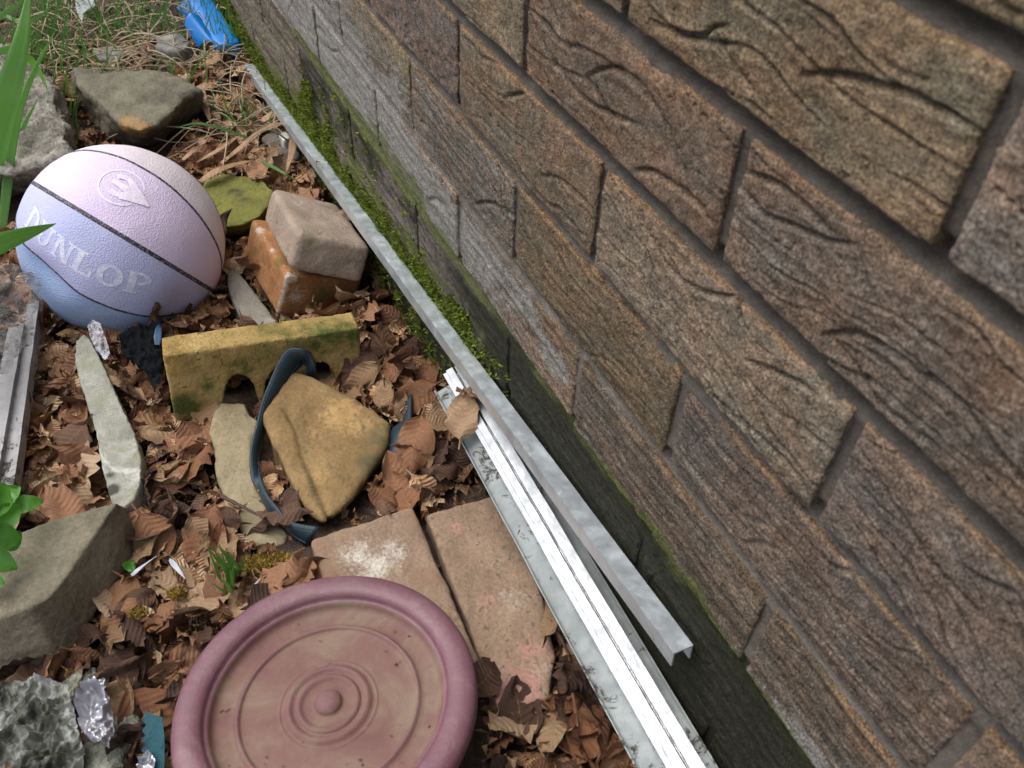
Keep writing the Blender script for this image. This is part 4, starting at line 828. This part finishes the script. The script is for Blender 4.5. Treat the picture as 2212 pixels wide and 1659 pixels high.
# white plastic shreds
wp = plain('white_plastic', (.40, .43, .48), .4)
for P, wd, lab in ([[(284,1243,.05),(305,1225,.052),(338,1201,.05)], .0036, 'white plastic shred beside the stone block'], [[(366,1209,.05),(382,1227,.052),(400,1250,.05)], .0048, 'bluish white frayed plastic shred in the litter'], [[(585,1238,.070),(615,1222,.072),(650,1200,.072)], .003, 'pale plastic strip above the saucer on yellow moss'], [[(540,1300,.065),(546,1270,.068),(562,1250,.07)], .0025, 'thin white string against the saucer rim']):
    V, F = blade([at(*q) for q in P], wd, 14, .6, np.array([0, -.3, 1.]), 1.0); recentre(tag(add('plastic_shred', mesh('plastic_shred', V, F), wp), lab, 'plastic shred'))

# ------------------------------------------------------------------ crumpled plastic and foil, cloth
def sheet(outline, z, zamp, sc, seed, n=60, thick=0):
    P = np.array([at(a_, b, z)[:2] for a_, b in outline]); lo, hi = P.min(0), P.max(0); xs, ys = np.linspace(lo[0], hi[0], n), np.linspace(lo[1], hi[1], n)
    Xs, Ys = np.meshgrid(xs, ys, indexing='ij'); jx = .006 * fbm(Xs * 60, Ys * 60, seed, 2); Zs = z + zamp * (1 - 2 * np.abs(fbm(Xs * sc, Ys * sc, seed, 3))) + zamp * .6 * np.abs(fbm(Xs * sc * 2.5, Ys * sc * 2.5, seed + 4, 3))
    V = np.stack([Xs + jx, Ys, Zs], -1).reshape(-1, 3); F = [f for f in grid_faces(n, n) if inpoly(V[f].mean(0)[:2] + .004 * rng.normal(size=2) * 0, P)]
    me = mesh('sheet', V, F); bm = bmesh.new(); bm.from_mesh(me); bmesh.ops.delete(bm, geom=[v for v in bm.verts if not v.link_faces], context='VERTS'); bm.to_mesh(me); bm.free(); return me
def film(name, tint, alpha):
    t = NT(name); tr = t.n('ShaderNodeBsdfTransparent'); tr.inputs[0].default_value = (.9, .9, .9, 1); mx_ = t.n('ShaderNodeMixShader'); f = t.rng(t.noise(60, 5, .7, .8), .35, .75, alpha * .6, min(1, alpha * 1.5))
    t.done(tint, .12, t.bump(t.noise(160, 4, .6, 1.0), .004, .8)); t.l(f, mx_.inputs[0]); t.l(tr.outputs[0], mx_.inputs[1]); t.l(t.p.outputs[0], mx_.inputs[2]); t.l(mx_.outputs[0], t.out.inputs[0]); return t.m
clear = film('clear_film', (.16, .155, .15), .45)
recentre(tag(add('plastic_film', sheet([(-60,590),(20,585),(55,598),(82,612),(97,632),(99,665),(88,705),(72,745),(58,768),(35,790),(10,830),(-60,860)], .078, .020, 22, 1.5, 90), clear, smooth=False), 'crumpled clear plastic film over the metal strips at left', 'plastic film'))
recentre(tag(add('plastic_film', sheet([(192,712),(205,700),(220,708),(232,740),(242,775),(230,782),(212,765),(200,740)], .048, .007, 70, 3.1, 40), film('clear_scrap', (.6, .62, .66), .7), smooth=False), 'small shiny clear plastic scrap below the basketball', 'plastic scrap'))
recentre(tag(add('plastic_sheet', sheet([(160,-30),(196,-25),(207,17),(190,28),(182,36),(178,52),(165,25),(165,0)], .06, .006, 10, 2.2, 40), film('sheet_grey', (.40, .44, .44), .8)), 'pale grey plastic strip standing in the grass behind the boulder', 'plastic strip'))
blk = plain('black_cloth', (.006, .007, .009), .95, bump=.002, bs=200, spec=.1)
recentre(tag(add('black_cloth', sheet([(262,740),(285,722),(330,705),(352,712),(350,760),(356,830),(340,862),(318,815),(300,800),(270,778)], .038, .012, 40, 6.1, 60), blk), 'crumpled black cloth between basketball and yellow edging block', 'cloth'))
V, F = blade([at(*q) for q in [(340,745,.05),(341,722,.055),(344,706,.052),(352,703,.045)]], .008, 14, .3); recentre(tag(add('blue_ribbon', mesh('blue_ribbon', V, F), plain('blue_ribbon', (.04, .10, .18), .5)), 'short dark blue ribbon end under the basketball', 'ribbon'))
t = NT('teal_fabric'); tealm = t.done(t.mix(t.noise(70, 5, .7), (.010, .055, .075), (.025, .115, .145)), .85, t.bump(t.noise(900, 3), .0015, .9))
edge = [(312,1536),(330,1546),(352,1552),(357,1590),(358,1640),(354,1720),(310,1720)] + [(311 + (6 if k % 2 else -3), 1690 - k * 11) for k in range(14)]
fb = sheet(edge, .055, .003, 20, 5.0, 90); recentre(tag(add('teal_fabric', fb, tealm), 'torn teal fabric strip with frayed edge beside the saucer', 'fabric'))
# crumpled foil and pale stones, lower left
def crumple(name, px, py, z, r0_, sq, seed, mat, label, cat, ridged=.35, sc=2.2):
    bm = bmesh.new(); bmesh.ops.create_icosphere(bm, subdivisions=4 if cat == 'foil' else 5, radius=1); me = bpy.data.meshes.new(name); bm.to_mesh(me); bm.free(); c_ = coords(me)
    h = 1 + ridged * (1 - 2.4 * np.abs(fbm(c_[:, 0] * sc + seed, c_[:, 1] * sc, c_[:, 2] * sc, 3))) + ridged * .5 * fbm(c_[:, 0] * sc * 3, c_[:, 1] * sc * 3 + seed, c_[:, 2] * sc * 3, 3)
    c_ = c_ * h[:, None] * np.array(sq) * r0_; ca, sa = math.cos(seed), math.sin(seed); c_ = np.stack([c_[:, 0] * ca - c_[:, 1] * sa, c_[:, 0] * sa + c_[:, 1] * ca, c_[:, 2]], 1); setco(me, c_ + at(px, py, z)); o = recentre(tag(add(name, me, mat, smooth=cat != 'foil'), label, cat)); return o
foilm = metal('foil', (.42, .42, .46), .42, (.04, .04, .045), .75, 45, .58)
def foil(outline, z, amp, sc, seed, n, lab):
    recentre(tag(add('crumpled_foil', bake(sheet(outline, z, amp, sc, seed, n), [('SUBSURF', dict(levels=1))]), foilm), lab, 'foil'))
foil([(172,1530),(190,1495),(222,1488),(245,1520),(252,1560),(262,1600),(248,1632),(215,1622),(190,1600),(175,1570)], .062, .020, 34, 1.3, 44, 'crumpled silver foil between the pale stones, biggest piece')
foil([(196,1482),(215,1470),(235,1478),(242,1497),(226,1503),(205,1500)], .055, .012, 50, 5.9, 26, 'smaller silver foil twist below the stone block')
foil([(300,1640),(325,1628),(342,1650),(336,1690),(305,1690)], .055, .010, 50, 8.4, 26, 'silver foil bit near the teal fabric')
ps = stone('pale_rubble', (.07, .07, .05), (.24, .25, .20), (.50, .51, .46), 34, 220, .003, lay=[((.05, .055, .03), .53, 40)])
for i, (px_, py_, r0_, sq_, lab) in enumerate([(266,1592,.017,(1,.9,.7),'pale stone right of the biggest foil'), (225,1662,.026,(1.3,.9,.6),'whitish stone at the bottom edge below the foil'), (48,1560,.020,(1.2,1,.6),'pale mossy stone showing through the torn plastic bag at the left edge'), (165,1500,.016,(1.2,.8,.55),'dull greenish stone under the stone block'), (285,1655,.014,(1,.8,.6),'small whitish stone by the teal fabric')]):
    crumple('rubble_stone', px_, py_, .035, r0_, sq_, i * 1.7 + .4, ps, lab, 'stone', .30, 2.4)

t = NT('old_plastic'); q = t.noise(15, 5, .62, .5); bagm = t.done(t.ramp(q, [(.36, (.02, .021, .02)), (.46, (.085, .088, .07)), (.54, (.25, .26, .235)), (.64, (.54, .56, .57))]), .4, t.bump(t.noise(200, 4, .7), .002, .6), spec=.3)
recentre(tag(add('plastic_bag', sheet([(-60,1490),(0,1492),(60,1484),(120,1478),(160,1500),(172,1545),(185,1600),(200,1640),(180,1720),(-60,1720)], .046, .019, 32, 7.7, 130), bagm, smooth=False), 'crumpled grey and white torn plastic bag at the bottom left corner', 'plastic bag'))
# ------------------------------------------------------------------ blue plastic
t = NT('blue_plastic'); bluem = t.done(t.mix(t.noise(20, 4), (.004, .15, .50), (.010, .21, .62)), .3, t.bump(t.noise(30, 2), .001, .2))
p0, p1 = at(422, -12, .05), at(496, 104, .042); ax2, rr, uu = frame(p0, p1, (0, 1, 0)); p0 = p0 - ax2 * .25
bw = .0225; sec = [(bw * math.copysign(abs(math.cos(q))**.35, math.cos(q)), .022 * math.copysign(abs(math.sin(q))**.35, math.sin(q)) - .012) for q in np.linspace(0, 2 * math.pi, 29)[:-1]]
V = []; ring_n = len(sec); stations = [(0, 1), (.05, 1), (.985, 1), (.995, .93), (1, .75)]
for s_, k_ in stations: V += [p0 + (p1 - p0) * s_ + rr * a_ * k_ + uu * b * k_ for a_, b in sec]
F = [[i * ring_n + k, i * ring_n + (k + 1) % ring_n, (i + 1) * ring_n + (k + 1) % ring_n, (i + 1) * ring_n + k] for i in range(len(stations) - 1) for k in range(ring_n)] + [list(range(ring_n)), list(range((len(stations) - 1) * ring_n, len(stations) * ring_n))[::-1]]
me = mesh('blue_plastic_bar', V, F); bm = bmesh.new(); bm.from_mesh(me); bmesh.ops.recalc_face_normals(bm, faces=bm.faces); bm.to_mesh(me); bm.free()
recentre(tag(add('blue_plastic_bar', me, bluem), 'bright blue plastic bar lying against the mossy wall', 'plastic bar'))
q0, q1, q2, q3 = at(401, 67, .05), at(433, 45, .06), at(470, 104, .035), at(432, 114, .02); n = 14; V = []
for i in range(n):
    u = i / (n - 1)
    for k in range(n):
        v = k / (n - 1); p = q0 * (1-u)*(1-v) + q1 * (1-u)*v + q2 * u*v + q3 * u*(1-v); V.append(p + np.array([0, 0, .024 * math.sin(math.pi * (.15 + .75 * v)) * (1 - .3 * u)]))
sc_ = empty('blue_plastic_scoop', np.array([*((q0 + q2) / 2)[:2], 0]), 'glossy blue curved plastic scoop beside the blue bar', 'plastic scoop')
me = bake(mesh('scoop_blade', V, grid_faces(n, n)), [('SOLIDIFY', dict(thickness=.002, offset=0)), ('SUBSURF', dict(levels=1))]); add('scoop_blade', me, bluem, sc_)
dkb = plain('blue_shaded', (.006, .10, .26), .4); pts = [at(383, 18, .03), at(405, -2, .05), at(436, 42, .055), at(415, 54, .03)]; me = bake(mesh('scoop_back', pts, [[0, 1, 2, 3]]), [('SOLIDIFY', dict(thickness=.004, offset=0))]); add('scoop_back', me, dkb, sc_, False)  # back panel's blue is darkened, its shade put into the colour

# ------------------------------------------------------------------ green plants
def greenmat(name, a_, b, rough=.45):
    t = NT(name); m_ = t.done(t.mix(t.noise(30, 3), a_, b), rough, t.bump(t.noise(300, 2), .0006, .4)); t.p.inputs['Subsurface Weight'].default_value = 0
    tr = t.n('ShaderNodeBsdfTranslucent'); tr.inputs[0].default_value = (b[0] * 1.4, b[1] * 1.6, b[2], 1); mx_ = t.n('ShaderNodeMixShader'); mx_.inputs[0].default_value = .25
    t.l(t.p.outputs[0], mx_.inputs[1]); t.l(tr.outputs[0], mx_.inputs[2]); t.l(mx_.outputs[0], t.out.inputs[0]); return m_
irism = greenmat('iris_green', (.07, .19, .035), (.13, .31, .06)); iris = empty('iris_plant', at(0, 540, 0), 'clump of broad green iris blades in front of the concrete lump', 'iris plant')
for P, wd in ([[(-45,520,.02),(-20,330,.12),(20,190,.20),(48,80,.25),(66,-40,.29)], .036], [[(2,530,.02),(13,420,.07),(24,330,.11),(45,230,.15),(78,145,.18),(122,63,.20)], .0125], [[(18,420,.03),(30,330,.08),(50,275,.105),(83,212,.125)], .009], [[(-80,560,'d',.93),(-20,533,'d',.93),(50,507,'d',.94),(121,483,'d',.96)], .021], [[(-10,112,.19),(28,108,.19),(58,122,.18),(85,155,.15),(105,200,.10)], .013], [[(-30,60,.12),(10,28,.14),(40,10,.15),(70,-20,.16)], .008], [[(-10,25,.06),(60,48,.07),(120,5,.11)], .006]):
    V, F = blade([atd(q[0], q[1], q[3]) if q[2] == 'd' else at(*q) for q in P], wd, 30, .35); add('leaf_blade', mesh('leaf_blade', V, F), irism, iris)
grassm = greenmat('grass_green', (.045, .13, .03), (.10, .23, .055))
mb = MB()
def gblade(base, tip, wd, sag):
    mid = (base + tip) / 2 + np.array([0, 0, sag]); V, F = blade([base, mid * .5 + base * .5 + np.array([0, 0, sag * .3]), mid, tip], wd, 8, .3); mb.put(V, F)
spots_ = [(500,140,16,.11,40),(520,115,14,.12,30),(250,60,26,.12,110),(130,160,20,.12,60),(100,110,16,.13,60),(200,215,16,.11,60),(60,260,26,.13,60),(150,330,14,.10,40),(300,110,18,.11,90),(390,210,10,.10,50),(20,160,34,.14,50),(70,330,22,.10,40),(140,240,16,.12,30),(110,60,30,.13,80),(330,90,20,.11,100),(460,60,10,.13,50),(560,300,6,.07,60),(600,190,8,.09,50),(520,270,10,.09,60),(60,30,22,.13,70),(180,20,14,.11,60),(90,400,10,.07,40),(340,40,14,.10,80),(430,100,12,.1,60)]
for px_, py_, n, L, sp in spots_:
    for i in range(n):
        b = at(px_ + rng.normal(0, sp * .5), py_ + rng.normal(0, sp * .25), .005); hgt = L * rng.uniform(.5, 1.25); an = rng.uniform(0, 6.28); ln = hgt * rng.uniform(.1, .7)
        gblade(b, b + np.array([math.cos(an) * ln, math.sin(an) * ln, hgt * .8]), rng.uniform(.0016, .0036), rng.uniform(0, .015))
for P in ([(545,300),(440,268),(380,275)], [(560,345),(610,372),(640,390)]):  # a few long ones lying over the litter
    V, F = blade([at(P[0][0], P[0][1], .05), at(P[1][0], P[1][1], .075), at(P[2][0], P[2][1], .06)], .004, 16, .3); mb.put(V, F)
tag(add('grass', mb.me('grass'), grassm), 'thin green grass growing along the top of the litter', 'grass', kind='stuff')
mb = MB()
for px_, py_ in ((500, 1250), (495, 1265), (512, 1240)):
    for i in range(7):
        b = at(px_ + rng.normal(0, 8), py_ + rng.normal(0, 10), .045); an = rng.uniform(0, 6.28); gblade(b, b + np.array([math.cos(an) * .012, math.sin(an) * .012, rng.uniform(.02, .055)]), .0026, 0)
recentre(tag(add('grass_tuft', mb.me('grass_tuft'), grassm), 'small green grass tuft left of the yellow moss', 'grass tuft'))
# straw
mb = MB(); strawm = plain('straw', (.36, .29, .19), .7)
for i in range(300):
    px_, py_ = rng.uniform(60, 480), rng.uniform(0, 190)
    if rng.random() < .15: px_, py_ = rng.uniform(440, 640), rng.uniform(150, 330)
    b = at(px_, py_, .012 + rng.uniform(0, .03)); an = rng.uniform(0, 6.28); L = rng.uniform(.04, .17); c1 = an + rng.normal(0, .5)
    d0 = np.array([math.cos(an), math.sin(an), 0]); d1 = np.array([math.cos(c1), math.sin(c1), 0]); mb.put(*tube(spline([b, b + d0 * L * .35 + [0, 0, rng.uniform(0, .03)], b + d0 * L * .5 + d1 * L * .3 + [0, 0, rng.uniform(-.005, .03)], b + d0 * L * .5 + d1 * L * .55], 9), np.linspace(.0013, .0006, 9) * rng.uniform(.7, 1.4), 4))
for P in ([(90,180),(150,330),(175,390)], [(110,280),(190,350),(205,365)]):
    mb.put(*tube(spline([at(*q, .03) for q in P], 10), .0018, 5))
tag(add('dry_grass', mb.me('dry_grass'), strawm), 'tangle of pale dry grass stems behind the boulder', 'dry grass', kind='stuff')
# leafy weed at the left edge
weedm = greenmat('weed_green', (.055, .19, .02), (.10, .30, .035)); weed = empty('leafy_weed', at(-30, 1180, .085), 'bright green leafy weed hanging over the large stone block', 'weed')
def oval(c0, tip, wd, mat, parent, name='leaf', n=9, dome=.12):
    c0, tip = np.array(c0), np.array(tip); ax2 = tip - c0; L = np.linalg.norm(ax2); ax2 /= L; up = CAM_C - c0; up /= np.linalg.norm(up); up = up + rng.normal(0, .25, 3); s_ = np.cross(ax2, up); s_ /= np.linalg.norm(s_); nn_ = np.cross(s_, ax2); V = []
    for i in range(n):
        u = i / (n - 1); w_ = wd * math.sin(math.pi * (u**.8 * .97 + .015))**.75
        for k in range(5): v = k / 2 - 1; V.append(c0 + ax2 * L * u + s_ * w_ * v - nn_ * (abs(v)**1.5 * w_ * .35) * -1 + nn_ * (dome * L * math.sin(math.pi * u) + .001 * rng.normal()))
    add(name, mesh(name, V, grid_faces(n, 5)), mat, parent)
for a_, b, wd in (((-10,1095,.12),(44,1052,.125),.011), ((20,1098,.115),(94,1083,.11),.0085), ((-20,1140,.13),(42,1090,.13),.011), ((-25,1160,.125),(45,1165,.115),.0115), ((-30,1120,.14),(10,1045,.14),.011), ((-30,1200,.11),(38,1228,.10),.010), ((-20,1230,.10),(18,1200,.105),.009), ((-60,1180,.13),(-10,1110,.14),.012), ((5,1185,.11),(45,1148,.115),.009), ((-40,1250,.10),(10,1262,.10),.009)):
    oval(at(*a_), at(*b), wd, weedm, weed)
mb = MB(); mb.put(*tube(spline([at(-60, 1230, .04), at(-40, 1190, .10), at(-15, 1120, .13)], 8), .0018, 6)); add('stem', mb.me('stem'), weedm, weed)
oval(at(272, 1232, .05), at(288, 1210, .055), .006, weedm, None, 'seedling'); sd_ = bpy.context.scene.objects['seedling']; recentre(tag(sd_, 'tiny bright green seedling leaf at the edge of the stone block', 'seedling'))

# ------------------------------------------------------------------ moss
def moss_tufts(mb, P, N, size, n=4):
    P = np.repeat(np.asarray(P, float), n, 0); d = np.repeat(np.asarray(N, float), n, 0) + rng.normal(0, .55, P.shape); d /= np.linalg.norm(d, axis=1)[:, None]
    q = np.cross(d, rng.normal(size=P.shape)); q /= np.linalg.norm(q, axis=1)[:, None]; L = (size * rng.uniform(.4, 1.4, len(P)))[:, None]
    V = np.stack([P - q * L * .22, P + q * L * .22, P + d * L], 1).reshape(-1, 3); mb.put(V, np.arange(len(V)).reshape(-1, 3).tolist())
mossm = None
def mossmat(name, stops):
    t = NT(name); g = t.n('ShaderNodeNewGeometry'); f = t.math('ADD', t.math('MULTIPLY', t.noise(22, 4, .6), .65), t.math('MULTIPLY', g.outputs['Random Per Island'], .38)); return t.done(t.ramp(f, stops), .8, spec=.2)
mossm = mossmat('moss_green', [(.2, (.045, .048, .012)), (.42, (.10, .13, .02)), (.62, (.19, .245, .03)), (.85, (.31, .34, .06))])
mb = MB(); P = []; px_ = rng.uniform(-1.7, .08, 150000); pz_ = rng.uniform(-.01, .235, 150000)
zc = .024 + (px_ + 1.06) / 1.36 * .182
top_ = np.maximum(zc + .036, .06) + .034 * fbm(px_ * 14, pz_ * 26, 2.0, 4) + .075 * np.exp(-((px_ + .645) / .045)**2) + .06 * np.exp(-((px_ + .545) / .022)**2) + .03 * np.exp(-((px_ + 1.2) / .25)**2)
den = sstep(top_ + .006, top_ - .012, pz_) * sstep(.02, -.12, px_)
den *= (.22 + 1.5 * sstep(-.12, .22, fbm(px_ * 24, pz_ * 40, 8.0, 4))) * (1 - .85 * sstep(zc + .002, zc - .012, pz_) * (px_ > -.6))
den += .10 * sstep(.05, .3, fbm(px_ * 30, pz_ * 60, 5.0, 4)) * (pz_ > zc) * (pz_ < .235) * sstep(-.1, -.3, px_) * (px_ > -.68)
keep = rng.random(150000) < den * .75; px_, pz_ = px_[keep], pz_[keep]
for x, z in zip(px_, pz_): P.append((x, -.001 - .003 * rng.random(), z))
moss_tufts(mb, np.array(P), np.tile([0, -.75, .65], (len(P), 1)), .0044, 4)
tag(add('wall_moss', mb.me('wall_moss'), mossm, smooth=False), 'bright green moss along the damp foot of the wall', 'moss', kind='stuff')
ymoss = mossmat('moss_yellow', [(.2, (.15, .095, .02)), (.5, (.31, .21, .045)), (.8, (.40, .31, .09))])
for (cx_, cy_, rx_, ry_, nn_, lab) in ((590, 1222, 70, 26, 700, 'orange yellow moss patch between beige sandstone and saucer'), (383, 1285, 20, 14, 120, 'small yellow moss patch left of the saucer'), (298, 1325, 22, 12, 70, 'faint yellow moss patch beside the stone block')):
    mb = MB(); P = []
    for i in range(nn_):
        a_ = rng.uniform(0, 6.28); q = math.sqrt(rng.random()); P.append(at(cx_ + rx_ * q * math.cos(a_), cy_ + ry_ * q * math.sin(a_), .046 + .016 * (1 - q * q) + .004 * rng.random()))
    moss_tufts(mb, np.array(P), np.tile([0, 0, 1.], (len(P), 1)), .0045, 4); recentre(tag(add('moss_patch', mb.me('moss_patch'), ymoss, smooth=False), lab, 'moss'))
